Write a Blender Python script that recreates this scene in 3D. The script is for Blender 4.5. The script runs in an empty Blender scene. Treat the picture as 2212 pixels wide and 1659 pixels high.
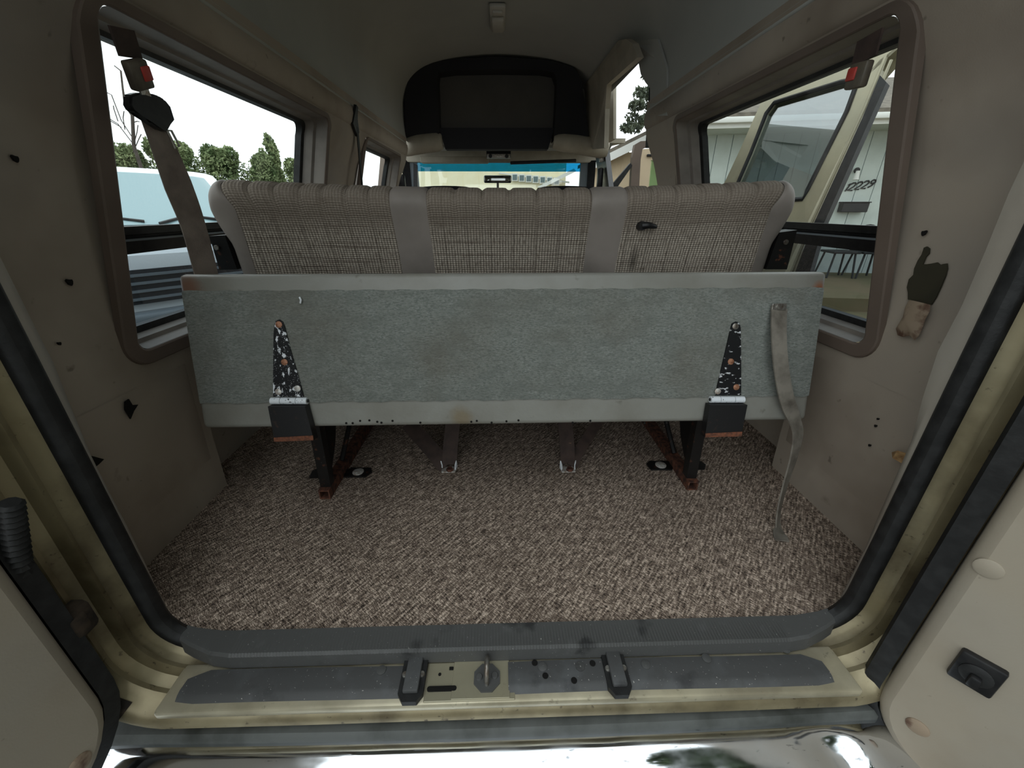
import bpy, bmesh, math, random
from mathutils import Vector, Matrix
random.seed(7)
S = bpy.context.scene
COL = S.collection
# ------------------------------------------------------------------ camera
F, PCX, PCY, VX, VY = 850.0, 1106.0, 829.5, 1080.0, 450.0
PIT = math.atan((PCY - VY) / F)
PSI = math.atan((PCX - VX) * math.cos(PIT) / F)
CAM = Vector((-0.02, 0.0, 0.80))
FW = Vector((math.sin(PSI) * math.cos(PIT), math.cos(PSI) * math.cos(PIT), -math.sin(PIT)))
RT = Vector((math.cos(PSI), -math.sin(PSI), 0))
UP = RT.cross(FW)
cd = bpy.data.cameras.new('camera'); cam = bpy.data.objects.new('camera', cd); COL.objects.link(cam)
cd.sensor_width = 36; cd.lens = F / 2212 * 36; cd.clip_start = 0.01; cd.clip_end = 200
cam.matrix_world = Matrix(((RT.x, UP.x, -FW.x, CAM.x), (RT.y, UP.y, -FW.y, CAM.y), (RT.z, UP.z, -FW.z, CAM.z), (0, 0, 0, 1)))
S.camera = cam
S.view_settings.view_transform = 'Standard'; S.view_settings.look = 'None'
S.view_settings.gamma = 1; S.view_settings.use_curve_mapping = False
S.view_settings.exposure = 1.0
# ------------------------------------------------------------------ sky (overcast)
W = bpy.data.worlds.new('overcast'); S.world = W; W.use_nodes = True
wn = W.node_tree.nodes; wl = W.node_tree.links
wtc = wn.new('ShaderNodeTexCoord'); wno = wn.new('ShaderNodeTexNoise'); wra = wn.new('ShaderNodeValToRGB')
wno.inputs['Scale'].default_value = 2.2; wno.inputs['Detail'].default_value = 5; wno.inputs['Roughness'].default_value = .5
wra.color_ramp.elements[0].position = .3; wra.color_ramp.elements[0].color = (.64, .70, .72, 1)
wra.color_ramp.elements[1].position = .68; wra.color_ramp.elements[1].color = (.87, .94, .955, 1)
wl.new(wtc.outputs['Generated'], wno.inputs['Vector']); wl.new(wno.outputs['Fac'], wra.inputs['Fac'])
wl.new(wra.outputs['Color'], wn['Background'].inputs['Color']); wn['Background'].inputs['Strength'].default_value = 1.0

# ------------------------------------------------------------------ pixel helpers (a pixel gives a direction, a plane gives the distance)
def ray(x, y): return FW + RT * ((x - PCX) / F) - UP * ((y - PCY) / F)
def on(x, y, X=None, Y=None, Z=None):
    d = ray(x, y)
    t = (X - CAM.x) / d.x if X is not None else (Y - CAM.y) / d.y if Y is not None else (Z - CAM.z) / d.z
    return CAM + d * t
def onplane(x, y, p0, n):
    d = ray(x, y); return CAM + d * ((Vector(p0) - CAM).dot(n) / d.dot(n))

# ------------------------------------------------------------------ materials
def lin(c):
    f = lambda v: (v / 255) / 12.92 if v / 255 <= .04045 else ((v / 255 + .055) / 1.055) ** 2.4
    return (f(c[0]), f(c[1]), f(c[2]), 1)
class M:
    def __init__(s, name, base, rough=.6, metal=0, spec=.4, coord='Object'):
        s.m = bpy.data.materials.new(name); s.m.use_nodes = True
        s.n = s.m.node_tree.nodes; s.l = s.m.node_tree.links
        s.b = s.n['Principled BSDF']; s.tc = s.n.new('ShaderNodeTexCoord'); s.co = s.tc.outputs[coord]
        s.b.inputs['Base Color'].default_value = lin(base); s.b.inputs['Roughness'].default_value = rough
        s.b.inputs['Metallic'].default_value = metal; s.b.inputs['Specular IOR Level'].default_value = spec
        r = s.n.new('ShaderNodeRGB'); r.outputs[0].default_value = lin(base); s.col = r.outputs[0]; s.h = None; s.rough = rough
    def map(s, sc=(1, 1, 1), rot=(0, 0, 0), loc=(0, 0, 0)):
        mp = s.n.new('ShaderNodeMapping'); mp.inputs['Scale'].default_value = sc
        mp.inputs['Rotation'].default_value = rot; mp.inputs['Location'].default_value = loc
        src = s.co
        if any(rot):     # turn first, then stretch
            mp.inputs['Rotation'].default_value = (0, 0, 0); m0 = s.n.new('ShaderNodeMapping'); m0.inputs['Rotation'].default_value = rot
            s.l.new(s.co, m0.inputs['Vector']); src = m0.outputs[0]
        s.l.new(src, mp.inputs['Vector']); return mp.outputs[0]
    def noise(s, scale, detail=4, stretch=(1, 1, 1), rot=(0, 0, 0), loc=(0, 0, 0), ro=.55):
        t = s.n.new('ShaderNodeTexNoise'); t.inputs['Scale'].default_value = scale
        t.inputs['Detail'].default_value = detail; t.inputs['Roughness'].default_value = ro
        s.l.new(s.map(stretch, rot, loc), t.inputs['Vector']); return t.outputs['Fac']
    def rng(s, v, lo, hi, a=0, b=1):
        r = s.n.new('ShaderNodeMapRange'); s.l.new(v, r.inputs[0])
        for i, q in zip((1, 2, 3, 4), (lo, hi, a, b)): r.inputs[i].default_value = q
        return r.outputs[0]
    def math(s, op, a, b=None, c=None):
        k = s.n.new('ShaderNodeMath'); k.operation = op
        for i, q in enumerate((a, b, c)):
            if q is None: continue
            if isinstance(q, (int, float)): k.inputs[i].default_value = q
            else: s.l.new(q, k.inputs[i])
        return k.outputs[0]
    def sep(s, v=None):
        k = s.n.new('ShaderNodeSeparateXYZ'); s.l.new(v or s.co, k.inputs[0]); return k.outputs
    def mix(s, fac, color):
        k = s.n.new('ShaderNodeMix'); k.data_type = 'RGBA'
        if isinstance(fac, (int, float)): k.inputs[0].default_value = fac
        else: s.l.new(fac, k.inputs[0])
        s.l.new(s.col, k.inputs[6]); k.inputs[7].default_value = lin(color); s.col = k.outputs[2]; return s
    def layer(s, color, scale, lo, hi, detail=5, stretch=(1, 1, 1), loc=(0, 0, 0), amt=1, rot=(0, 0, 0)):
        return s.mix(s.rng(s.noise(scale, detail, stretch, rot, loc), lo, hi, 0, amt), color)
    def spot(s, color, c, r, soft=.5, amt=1, wob=.0):
        k = s.n.new('ShaderNodeVectorMath'); k.operation = 'DISTANCE'; s.l.new(s.map((1 / r[0], 1 / r[1], 1 / r[2])), k.inputs[0])
        k.inputs[1].default_value = (c[0] / r[0], c[1] / r[1], c[2] / r[2]); v = k.outputs['Value']
        if wob: v = s.math('ADD', v, s.math('MULTIPLY', s.math('SUBTRACT', s.noise(25), .5), wob))
        return s.mix(s.rng(v, 1 - soft, 1, amt, 0), color)
    def bump(s, h, strength=.3, dist=.002):
        k = s.n.new('ShaderNodeBump'); k.inputs['Strength'].default_value = strength; k.inputs['Distance'].default_value = dist
        s.l.new(h, k.inputs['Height'])
        if s.h: s.l.new(s.h, k.inputs['Normal'])
        s.h = k.outputs[0]; return s
    def done(s):
        s.l.new(s.col, s.b.inputs['Base Color'])
        if s.h: s.l.new(s.h, s.b.inputs['Normal'])
        return s.m
    def roughn(s, v): s.l.new(v, s.b.inputs['Roughness']); return s
def simple(name, c, rough=.5, metal=0, c2=None, scale=12, bump=0, bs=150, spec=.4, lo=.4, hi=.7):
    m = M(name, c, rough, metal, spec)
    if c2: m.layer(c2, scale, lo, hi)
    if bump: m.bump(m.noise(bs, 3), bump, .002)
    return m.done()
def glass(name, tint=(1, 1, 1), refl=.07):
    m = bpy.data.materials.new(name); m.use_nodes = True; n = m.node_tree.nodes; l = m.node_tree.links
    n.clear(); o = n.new('ShaderNodeOutputMaterial'); t = n.new('ShaderNodeBsdfTransparent'); g = n.new('ShaderNodeBsdfGlossy')
    x = n.new('ShaderNodeMixShader'); x.inputs[0].default_value = refl
    t.inputs[0].default_value = (*tint, 1); g.inputs['Roughness'].default_value = .02
    l.new(t.outputs[0], x.inputs[1]); l.new(g.outputs[0], x.inputs[2])
    l.new(x.outputs[0], o.inputs[0]); return m

MT = {}
# wall vinyl: beige, soiled in patches
def wallmat(name, base, seed):
    m = M(name, base, .62, 0, .3)
    m.layer((126, 111, 98), 2.2, .45, .7, 4, loc=(seed, 0, 0), amt=.7)
    m.layer((128, 126, 124), 1.3, .5, .72, 3, loc=(seed, 3, 0), amt=.6)
    m.layer((70, 62, 52), 9, .68, .8, 5, loc=(seed, 5, 2), amt=.55)
    m.layer((60, 52, 44), 30, .70, .77, 2, loc=(seed, 9, 2), amt=.5)
    m.bump(m.noise(420, 2), .12, .001).bump(m.noise(6, 3), .25, .02)
    return m.done()
MT['wall'] = wallmat('beige_vinyl', (168, 156, 142), 0)
MT['wall2'] = wallmat('beige_vinyl_rear', (168, 156, 142), 4)
MT['trimcloth'] = wallmat('beige_trim_cloth', (166, 158, 146), 11)
MT['door'] = (lambda m: m.layer((132, 118, 100), 3, .45, .7, amt=.6).layer((150, 148, 142), 2, .5, .75, loc=(3, 3, 3), amt=.5)
              .layer((80, 72, 62), 60, .7, .78, amt=.5).bump(m.noise(300, 2), .15, .001).done())(M('door_trim_beige', (156, 146, 130), .6, 0, .3))
MT['head'] = (lambda m: m.layer((150, 150, 146), 1.5, .4, .7, amt=.5).bump(m.noise(500, 2), .1, .001).done())(M('headliner', (176, 176, 170), .8, 0, .15))
MT['bezel'] = (lambda m: m.layer((88, 76, 68), 3, .4, .7, amt=.6).bump(m.noise(350, 2), .1, .001).done())(M('window_trim_plastic', (112, 98, 88), .55, 0, .3))
MT['sillplastic'] = simple('window_channel_plastic', (150, 146, 140), .45, c2=(110, 104, 98), scale=9)
MT['reveal'] = simple('window_reveal_plastic', (134, 126, 118), .5, c2=(104, 96, 90), scale=7)
MT['rubber'] = simple('black_rubber', (22, 22, 22), .55, c2=(38, 38, 38), scale=40, bump=.2, bs=200)
MT['blackplastic'] = simple('black_plastic', (18, 18, 20), .4, c2=(34, 33, 33), scale=60)
MT['blackmetal'] = (lambda m: m.layer((92, 56, 40), 45, .62, .7, amt=.8).layer((90, 88, 84), 160, .70, .76, amt=.6).done())(M('black_painted_steel', (18, 17, 17), .45, 0, .5))
MT['rust'] = simple('rusty_steel', (52, 34, 28), .75, c2=(112, 70, 52), scale=60, lo=.4, hi=.65)
MT['rustedge'] = simple('rust_orange', (120, 72, 50), .8, c2=(60, 40, 32), scale=150)
MT['steel'] = simple('bare_steel', (170, 168, 162), .35, .8, c2=(110, 96, 84), scale=80)
MT['zinc'] = simple('zinc_bracket', (205, 204, 200), .4, .35, c2=(150, 130, 112), scale=120)
MT['copper'] = simple('rusted_screw', (176, 128, 100), .5, .3, c2=(120, 74, 50), scale=200)
MT['whitepaint'] = simple('worn_white_paint', (222, 226, 230), .45, c2=(40, 40, 40), scale=130, lo=.62, hi=.68)
# hinge strap: black with white paint worn through
m = M('worn_hinge_black', (18, 18, 20), .45, .1)
m.layer((225, 228, 232), 95, .56, .60, 8, stretch=(1, 1, .6)); m.layer((225, 228, 232), 420, .66, .7, 2)
MT['hinge'] = m.done()
m = M('worn_hinge_black_light', (18, 18, 20), .45, .1)
m.layer((205, 206, 208), 110, .59, .64, 8, stretch=(.6, 1, 1)); MT['hinge2'] = m.done()
m = M('bracket_black', (20, 19, 20), .5); m.layer((70, 50, 40), 60, .6, .75, amt=.7).layer((120, 112, 104), 220, .70, .76, amt=.6); MT['bracket'] = m.done()
# felt
m = M('grey_green_felt', (126, 129, 123), .95, 0, .1)
m.layer((88, 92, 88), 330, .44, .64, 4, stretch=(.4, 1, 1), amt=.65); m.layer((158, 162, 159), 420, .55, .7, 3, stretch=(.4, 1, 1), loc=(3, 1, 2), amt=.5); m.layer((104, 107, 102), 40, .45, .65, 3, stretch=(.5, 1, 1), amt=.5)
m.layer((100, 93, 82), 4, .48, .70, amt=.5).layer((70, 66, 60), 45, .72, .78, amt=.6)
m.bump(m.noise(260, 4, (.4, 1, 1)), .6, .003); MT['felt'] = m.done()
m = M('grey_vinyl', (138, 137, 130), .38, 0, .5)
m.layer((112, 107, 96), 6, .45, .7, amt=.6).layer((86, 80, 70), 28, .66, .76, amt=.6)
m.spot((120, 84, 66), (-.73, 0, .63), (.05, .3, .04), .6, .85, .8); m.spot((140, 82, 50), (.735, 0, .615), (.028, .3, .035), .6, .9, .8)
m.spot((120, 104, 76), (-.12, -.1, .33), (.035, .3, .035), .7, .7, 1.0)
m.bump(m.noise(320, 3, (.5, 1, 1)), .25, .001).bump(m.noise(14, 3), .3, .006); MT['vinyl'] = m.done()
MT['seatvinyl'] = (lambda m: m.layer((104, 98, 92), 5, .4, .7, amt=.7).bump(m.noise(250, 3), .15, .001).bump(m.noise(12, 2), .3, .006).done())(M('grey_brown_seat_vinyl', (146, 137, 130), .55, 0, .3))
# tweed, on uv in metres (u along the seat, v around the section)
m = M('tweed', (182, 171, 157), .95, 0, .1, 'UV')
sx = m.sep(); TAU = 2 * math.pi
lu = m.math('SINE', m.math('MULTIPLY', sx[0], TAU / .0077)); lv = m.math('SINE', m.math('MULTIPLY', sx[1], TAU / .0060))
m.layer((205, 197, 184), 1, .52, .72, 3, stretch=(90, 420, 1), amt=.9)
m.layer((96, 84, 74), 1, .5, .68, 3, stretch=(380, 45, 1), amt=.7)
m.layer((104, 90, 80), 1, .56, .66, 2, stretch=(3, 150, 1), amt=.6)
m.mix(m.rng(lu, .45, .95, 0, .8), (58, 50, 44)); m.mix(m.rng(lv, .45, .95, 0, .4), (84, 75, 67))
pl = m.math('SINE', m.math('MULTIPLY', sx[0], TAU / .061)); m.mix(m.rng(pl, .95, .995, 0, .35), (70, 62, 55))
m.mix(m.rng(m.math('ADD', sx[1], m.math('MULTIPLY', m.math('SUBTRACT', m.noise(30), .5), .05)), .15, .205, 0, .75), (124, 113, 102))
m.layer((92, 78, 66), 9, .6, .75, amt=.5)
m.spot((48, 44, 40), (.352, .085, 0), (.016, .05, 1), .8, .6)
m.bump(m.math('ADD', lu, lv), .5, .0012); MT['tweed'] = m.done()
# carpet, basket weave on the diagonal
m = M('speckled_carpet', (134, 117, 104), 1.0, 0, .05)
rot = (0, 0, math.radians(45))
rotb = (0, 0, math.radians(-50)); rot = (0, 0, math.radians(40))
st_ = m.noise(1, 2, (130, 560, 1), rot); bd_ = m.noise(1, 2, (34, 190, 1), rotb); be_ = m.noise(1, 2, (40, 210, 1), rot, (5, 2, 0))
va = m.math('ADD', st_, m.math('ADD', m.math('MULTIPLY', m.math('SUBTRACT', bd_, .5), .75), m.math('MULTIPLY', m.math('SUBTRACT', be_, .5), .45)))
m.mix(m.rng(va, .30, .47, 1, 0), (52, 45, 41)); m.mix(m.rng(va, .52, .70, 0, 1), (232, 212, 194))
m.layer((46, 40, 38), 650, .58, .68, 2, amt=.6); m.layer((245, 232, 220), 700, .62, .72, 2, loc=(2, 2, 0), amt=.7)
m.layer((84, 72, 62), 2.6, .5, .75, amt=.5); m.layer((40, 36, 33), 14, .66, .78, amt=.6)
m.bump(va, .6, .003); m.bump(m.noise(700, 2), .5, .003); MT['carpet'] = m.done()
# gold paint with dirt; jamb base darkened for shade, sill base lightened for light
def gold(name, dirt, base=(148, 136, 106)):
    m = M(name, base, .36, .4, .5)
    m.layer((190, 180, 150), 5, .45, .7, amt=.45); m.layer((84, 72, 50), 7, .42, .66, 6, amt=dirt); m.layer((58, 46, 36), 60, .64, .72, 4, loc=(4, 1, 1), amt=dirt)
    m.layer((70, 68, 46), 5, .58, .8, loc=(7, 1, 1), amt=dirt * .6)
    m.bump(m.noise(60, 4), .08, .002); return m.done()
MT['gold'] = gold('champagne_paint_dirty_shaded', .8); MT['goldclean'] = gold('champagne_paint', .12, (162, 156, 134))
MT['goldsill'] = gold('champagne_paint_sill_lit', .45, (200, 191, 166))
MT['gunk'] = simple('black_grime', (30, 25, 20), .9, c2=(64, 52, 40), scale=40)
m = M('scuff_plastic', (78, 78, 77), .5, 0, .4); m.layer((92, 92, 92), 30, .56, .76, amt=.6).layer((24, 24, 26), 12, .6, .7, amt=.7).layer((180, 178, 172), 330, .72, .76, 2)
m.bump(m.noise(200, 3), .2, .001); MT['scuff'] = m.done()
m = M('step_pad', (74, 74, 74), .48, 0, .4); m.layer((98, 100, 102), 14, .5, .75, amt=.6).layer((36, 36, 38), 10, .6, .72, loc=(4, 2, 0), amt=.8).layer((190, 186, 180), 260, .71, .75, 2)
m.bump(m.noise(160, 3), .2, .001); MT['pad'] = m.done()
m = M('chrome_scratched', (225, 228, 232), .06, 1, .5); m.layer((120, 124, 128), 120, .68, .74, 3, stretch=(.3, 1, 1), amt=.7)
m.roughn(m.rng(m.noise(20, 5, (.4, 1, 1)), .4, .7, .04, .22)); m.bump(m.noise(9, 2, (.5, 1, 1)), .18, .01); MT['chrome'] = m.done()
MT['bumperpad'] = simple('bumper_pad_grey', (92, 94, 92), .55, c2=(52, 54, 50), scale=9, bump=.2, bs=80)
MT['belt'] = simple('belt_webbing', (136, 124, 114), .7, c2=(110, 98, 90), scale=20, bump=.3, bs=500)
MT['beltdark'] = simple('belt_webbing_brown', (64, 50, 44), .75, c2=(44, 34, 30), scale=30, bump=.3, bs=500)
MT['strap'] = simple('grey_vinyl_strap', (132, 126, 116), .5, c2=(92, 86, 78), scale=26, bump=.2, bs=90)
MT['buckle'] = simple('buckle_plastic', (92, 84, 72), .4, c2=(60, 54, 48), scale=30)
MT['red'] = simple('red_button', (176, 62, 54), .4)
MT['lampplastic'] = simple('lamp_plastic', (190, 186, 176), .35)
MT['cab'] = simple('cabinet_cloth', (42, 41, 43), .9, c2=(36, 36, 39), scale=3, bump=.15, bs=400)
MT['cabin'] = simple('cabinet_panel', (92, 88, 83), .85, c2=(78, 75, 72), scale=2)
MT['cabdark'] = simple('cabinet_dark', (40, 40, 44), .85)
MT['headbeige'] = simple('bolster_vinyl', (176, 168, 152), .6, c2=(150, 142, 126), scale=5)
MT['glass'] = glass('clear_glass', (.97, 1, .99), .06); MT['glasstint'] = glass('tinted_glass', (.42, .47, .50), .10)
MT['tintblue'] = glass('windshield_tint', (.10, .45, .64), .05); MT['mirror'] = simple('mirror_glass', (180, 182, 180), .05, 1)
MT['tag'] = simple('belt_tag', (150, 120, 88), .7, c2=(100, 76, 54), scale=120)
MT['wood'] = simple('splintered_wood', (186, 150, 104), .7, c2=(110, 78, 48), scale=60)
MT['board'] = simple('exposed_board', (58, 54, 40), .9, c2=(44, 42, 32), scale=12)
MT['torn'] = simple('torn_vinyl', (150, 132, 112), .7, c2=(96, 70, 56), scale=30, lo=.5, hi=.65)
MT['hole'] = simple('dark_hole', (14, 12, 10), .95)
MT['asphalt'] = simple('driveway', (88, 88, 84), .9, c2=(112, 110, 104), scale=3, bump=.3, bs=60)
MT['dirt'] = simple('yard_dirt', (120, 104, 78), .95, c2=(96, 94, 62), scale=1.2, bump=.4, bs=20)
MT['siding'] = simple('white_siding', (196, 204, 198), .7, c2=(176, 184, 178), scale=2)
MT['tan'] = simple('tan_siding', (208, 188, 158), .75, c2=(194, 172, 142), scale=2)
MT['cream'] = simple('cream_siding', (246, 238, 206), .75, c2=(236, 224, 186), scale=2)
MT['white'] = simple('white_trim', (226, 226, 220), .6)
MT['shingle'] = simple('roof_shingle', (120, 112, 100), .9, c2=(90, 84, 76), scale=8, bump=.4, bs=20)
MT['lattice'] = simple('vent_dark', (104, 120, 122), .6)
MT['carwhite'] = simple('car_white', (232, 236, 238), .25)
MT['carglass'] = simple('car_glass', (150, 176, 182), .08, .0, spec=.8)
MT['cardark'] = simple('car_grille', (40, 44, 50), .3)
MT['cargrey'] = simple('car_bumper', (120, 128, 134), .35)
MT['iron'] = simple('wrought_iron', (40, 40, 40), .6)
MT['bark'] = simple('bark', (84, 76, 70), .9, c2=(56, 50, 46), scale=12)
def leafmat(name, c, c2):
    m = M(name, c, .7, 0, .2); m.layer(c2, 3, .35, .65); 
    return m.done()
MT['leaf'] = leafmat('hedge_leaf', (78, 98, 60), (150, 160, 116)); MT['leaf2'] = leafmat('tree_leaf', (58, 76, 50), (88, 106, 70)); MT['needle'] = leafmat('conifer_leaf', (60, 66, 56), (100, 108, 88))

# ------------------------------------------------------------------ mesh helpers
def wloc(o):
    v = Vector((0, 0, 0))
    while o is not None: v += o.location; o = o.parent
    return v
def obj(name, bm, mat, parent=None, smooth=None, kind=None):
    me = bpy.data.meshes.new(name)
    bmesh.ops.recalc_face_normals(bm, faces=bm.faces)
    if parent is None:
        vs = [v.co for v in bm.verts]; o0 = Vector((sum(v.x for v in vs) / len(vs), sum(v.y for v in vs) / len(vs), min(v.z for v in vs)))
        if kind == 'keep': o0 = Vector((0, 0, 0))
    else: o0 = wloc(parent)
    bmesh.ops.translate(bm, verts=bm.verts, vec=-o0); bm.to_mesh(me); bm.free()
    if smooth is not None:
        for p in me.polygons: p.use_smooth = True
        me.set_sharp_from_angle(angle=math.radians(smooth))
    me.materials.append(MT[mat] if isinstance(mat, str) else mat)
    o = bpy.data.objects.new(name, me); COL.objects.link(o)
    if parent is None: o.location = o0
    else: o.parent = parent
    return o
def tag(o, label, cat, group=None):
    o['label'] = label; o['category'] = cat
    if group: o['group'] = group
    return o
def thing(name, loc, label, cat, group=None):
    o = bpy.data.objects.new(name, None); COL.objects.link(o); o.location = loc; o.empty_display_size = .1
    return tag(o, label, cat, group)
def struct(o, label=None):
    o['kind'] = 'structure'
    if label: o['label'] = label
    return o
def sempty(name, loc, label):
    o = bpy.data.objects.new(name, None); COL.objects.link(o); o.location = loc; o.empty_display_size = .1
    return struct(o, label)
def NB(): return bmesh.new()
def box(bm, c, s, fr=None, bev=0, seg=2):
    r = bmesh.ops.create_cube(bm, size=1); vs = r['verts']
    R = Matrix.Identity(3) if fr is None else Matrix(fr).transposed()
    for v in vs: v.co = Vector(c) + R @ Vector((v.co.x * s[0], v.co.y * s[1], v.co.z * s[2]))
    if bev:
        bmesh.ops.recalc_face_normals(bm, faces=list({f for v in vs for f in v.link_faces})); es = list({e for v in vs for e in v.link_edges}); bmesh.ops.bevel(bm, geom=es, offset=bev, segments=seg, affect='EDGES', profile=.5, clamp_overlap=True)
    return bm
def bxm(lo, hi, bev=0, seg=2):
    return box(NB(), [(a + b) / 2 for a, b in zip(lo, hi)], [b - a for a, b in zip(lo, hi)], None, bev, seg)
def loft(bm, loops, close=True, cap=False, uv=None):
    rows = [[bm.verts.new(p) for p in L] for L in loops]; n = len(rows[0])
    ul = bm.loops.layers.uv.verify() if uv else None
    for i in range(len(rows) - 1):
        for j in range(n if close else n - 1):
            k = (j + 1) % n
            try: f = bm.faces.new((rows[i][j], rows[i][k], rows[i + 1][k], rows[i + 1][j]))
            except ValueError: continue
            if uv:
                for lp, (a, b) in zip(f.loops, ((i, j), (i, j + 1), (i + 1, j + 1), (i + 1, j))): lp[ul].uv = uv(a, b)
    if cap:
        for r in (rows[0], rows[-1]):
            try: bm.faces.new(r)
            except ValueError: pass
    return bm
def tube(bm, path, r, n=8, cap=True, sq=False):
    path = [Vector(p) for p in path]; loops = []; ref = None
    for i, p in enumerate(path):
        t = (path[min(i + 1, len(path) - 1)] - path[max(i - 1, 0)]).normalized()
        if ref is None: ref = Vector((0, 0, 1)) if abs(t.z) < .9 else Vector((1, 0, 0))
        a = (ref - t * ref.dot(t)).normalized(); b = t.cross(a); ref = a
        rr = r[i] if isinstance(r, (list, tuple)) else r; off = math.pi / 4 if sq else 0; nn = 4 if sq else n
        loops.append([p + (a * math.cos(TAU * k / nn + off) + b * math.sin(TAU * k / nn + off)) * rr for k in range(nn)])
    return loft(bm, loops, True, cap)
def ribbon(bm, path, widths, sides, th=.0015):
    """flat strap: centre path, half widths, side vectors"""
    path = [Vector(p) for p in path]; loops = []
    for i, p in enumerate(path):
        t = (path[min(i + 1, len(path) - 1)] - path[max(i - 1, 0)]).normalized()
        s = Vector(sides[i] if isinstance(sides[0], (list, tuple, Vector)) else sides); s = (s - t * s.dot(t)).normalized(); q = t.cross(s)
        w = widths[i] if isinstance(widths, (list, tuple)) else widths
        loops.append([p + s * w + q * th, p - s * w + q * th, p - s * w - q * th, p + s * w - q * th])
    return loft(bm, loops, True, True)
def prism(bm, pts, vec):
    a = [bm.verts.new(p) for p in pts]; b = [bm.verts.new(Vector(p) + Vector(vec)) for p in pts]; n = len(a)
    bm.faces.new(a); bm.faces.new(b[::-1])
    for i in range(n): bm.faces.new((a[i], b[i], b[(i + 1) % n], a[(i + 1) % n]))
    return bm
def disc(bm, c, axis, r, h, n=14, r2=None):
    c = Vector(c); ax = Vector(axis).normalized(); ref = Vector((0, 0, 1)) if abs(ax.z) < .9 else Vector((1, 0, 0))
    a = (ref - ax * ref.dot(ax)).normalized(); b = ax.cross(a); r2 = r if r2 is None else r2
    L = lambda rr, d: [c + ax * d + (a * math.cos(TAU * k / n) + b * math.sin(TAU * k / n)) * rr for k in range(n)]
    return loft(bm, [L(r, 0), L(r, h * .6), L(r2 * .85, h)], True, True)
def smooth_path(pts, n=6):
    pts = [Vector(p) for p in pts]; out = []
    for i in range(len(pts) - 1):
        p0, p1, p2, p3 = pts[max(i - 1, 0)], pts[i], pts[i + 1], pts[min(i + 2, len(pts) - 1)]
        for k in range(n):
            t = k / n; out.append(.5 * ((2 * p1) + (p2 - p0) * t + (2 * p0 - 5 * p1 + 4 * p2 - p3) * t * t + (3 * p1 - p0 - 3 * p2 + p3) * t ** 3))
    return out + [pts[-1]]
def rrect(y0, y1, z0, z1, r, n=6):
    out = []
    for cy, cz, a0 in ((y1 - r, z1 - r, 0), (y0 + r, z1 - r, 90), (y0 + r, z0 + r, 180), (y1 - r, z0 + r, 270)):
        for k in range(n + 1):
            a = math.radians(a0 + 90 * k / n); out.append((cy + r * math.cos(a), cz + r * math.sin(a)))
    return out
def lerp(tab, z):
    if z <= tab[0][0]: return tab[0][1]
    for (a, b), (c, d) in zip(tab, tab[1:]):
        if z <= c: return b + (d - b) * (z - a) / (c - a)
    return tab[-1][1]

# ------------------------------------------------------------------ the van body: wall section
XW = [(0, .895), (.3, .88), (.45, .865), (.6, .85), (.75, .825), (.87, .80), (1.0, .755), (1.1, .705), (1.16, .69), (1.24, .685)]
def xw(z): return lerp(XW, z)
def wallP(x, y, side, off=0):
    """pixel -> point on the side wall (off = distance in front of it)"""
    d = ray(x, y); lo, hi = .2, 6
    g = lambda t: abs((CAM + d * t).x) - (xw((CAM + d * t).z) - off)
    for _ in range(50):
        mi = (lo + hi) / 2
        if g(mi) > 0: hi = mi
        else: lo = mi
    return CAM + d * lo
def wall_grid(side, y0, y1, z0, z1, holes, sy=.025, sz=.025, off=0):
    bm = NB(); V = {}
    def cuts_(a, b, st, ks):
        c = {a, b}; n = round((b - a) / st); c |= {k for k in ks}
        for i in range(1, n):
            q = a + (b - a) * i / n
            if all(abs(q - k) > st * .45 for k in c): c.add(q)
        return sorted(c)
    Ys = cuts_(y0, y1, sy, [k for h in holes for k in h[:2]]); Zs = cuts_(z0, z1, sz, [k for h in holes for k in h[2:]]); ny = len(Ys) - 1; nz = len(Zs) - 1
    def v(i, j):
        if (i, j) not in V:
            z = Zs[j]; V[i, j] = bm.verts.new((side * (xw(z) + off), Ys[i], z))
        return V[i, j]
    for i in range(ny):
        for j in range(nz):
            yc = (Ys[i] + Ys[i + 1]) / 2; zc = (Zs[j] + Zs[j + 1]) / 2
            if any(a <= yc <= b and c <= zc <= d for a, b, c, d in holes): continue
            bm.faces.new((v(i, j), v(i + 1, j), v(i + 1, j + 1), v(i, j + 1)))
    return bm
# floor
fl = struct(obj('floor', bxm((-.99, .541, -.02), (.99, 4.35, 0)), 'carpet', kind='keep'), 'speckled brown woven carpet over the van floor')
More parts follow.
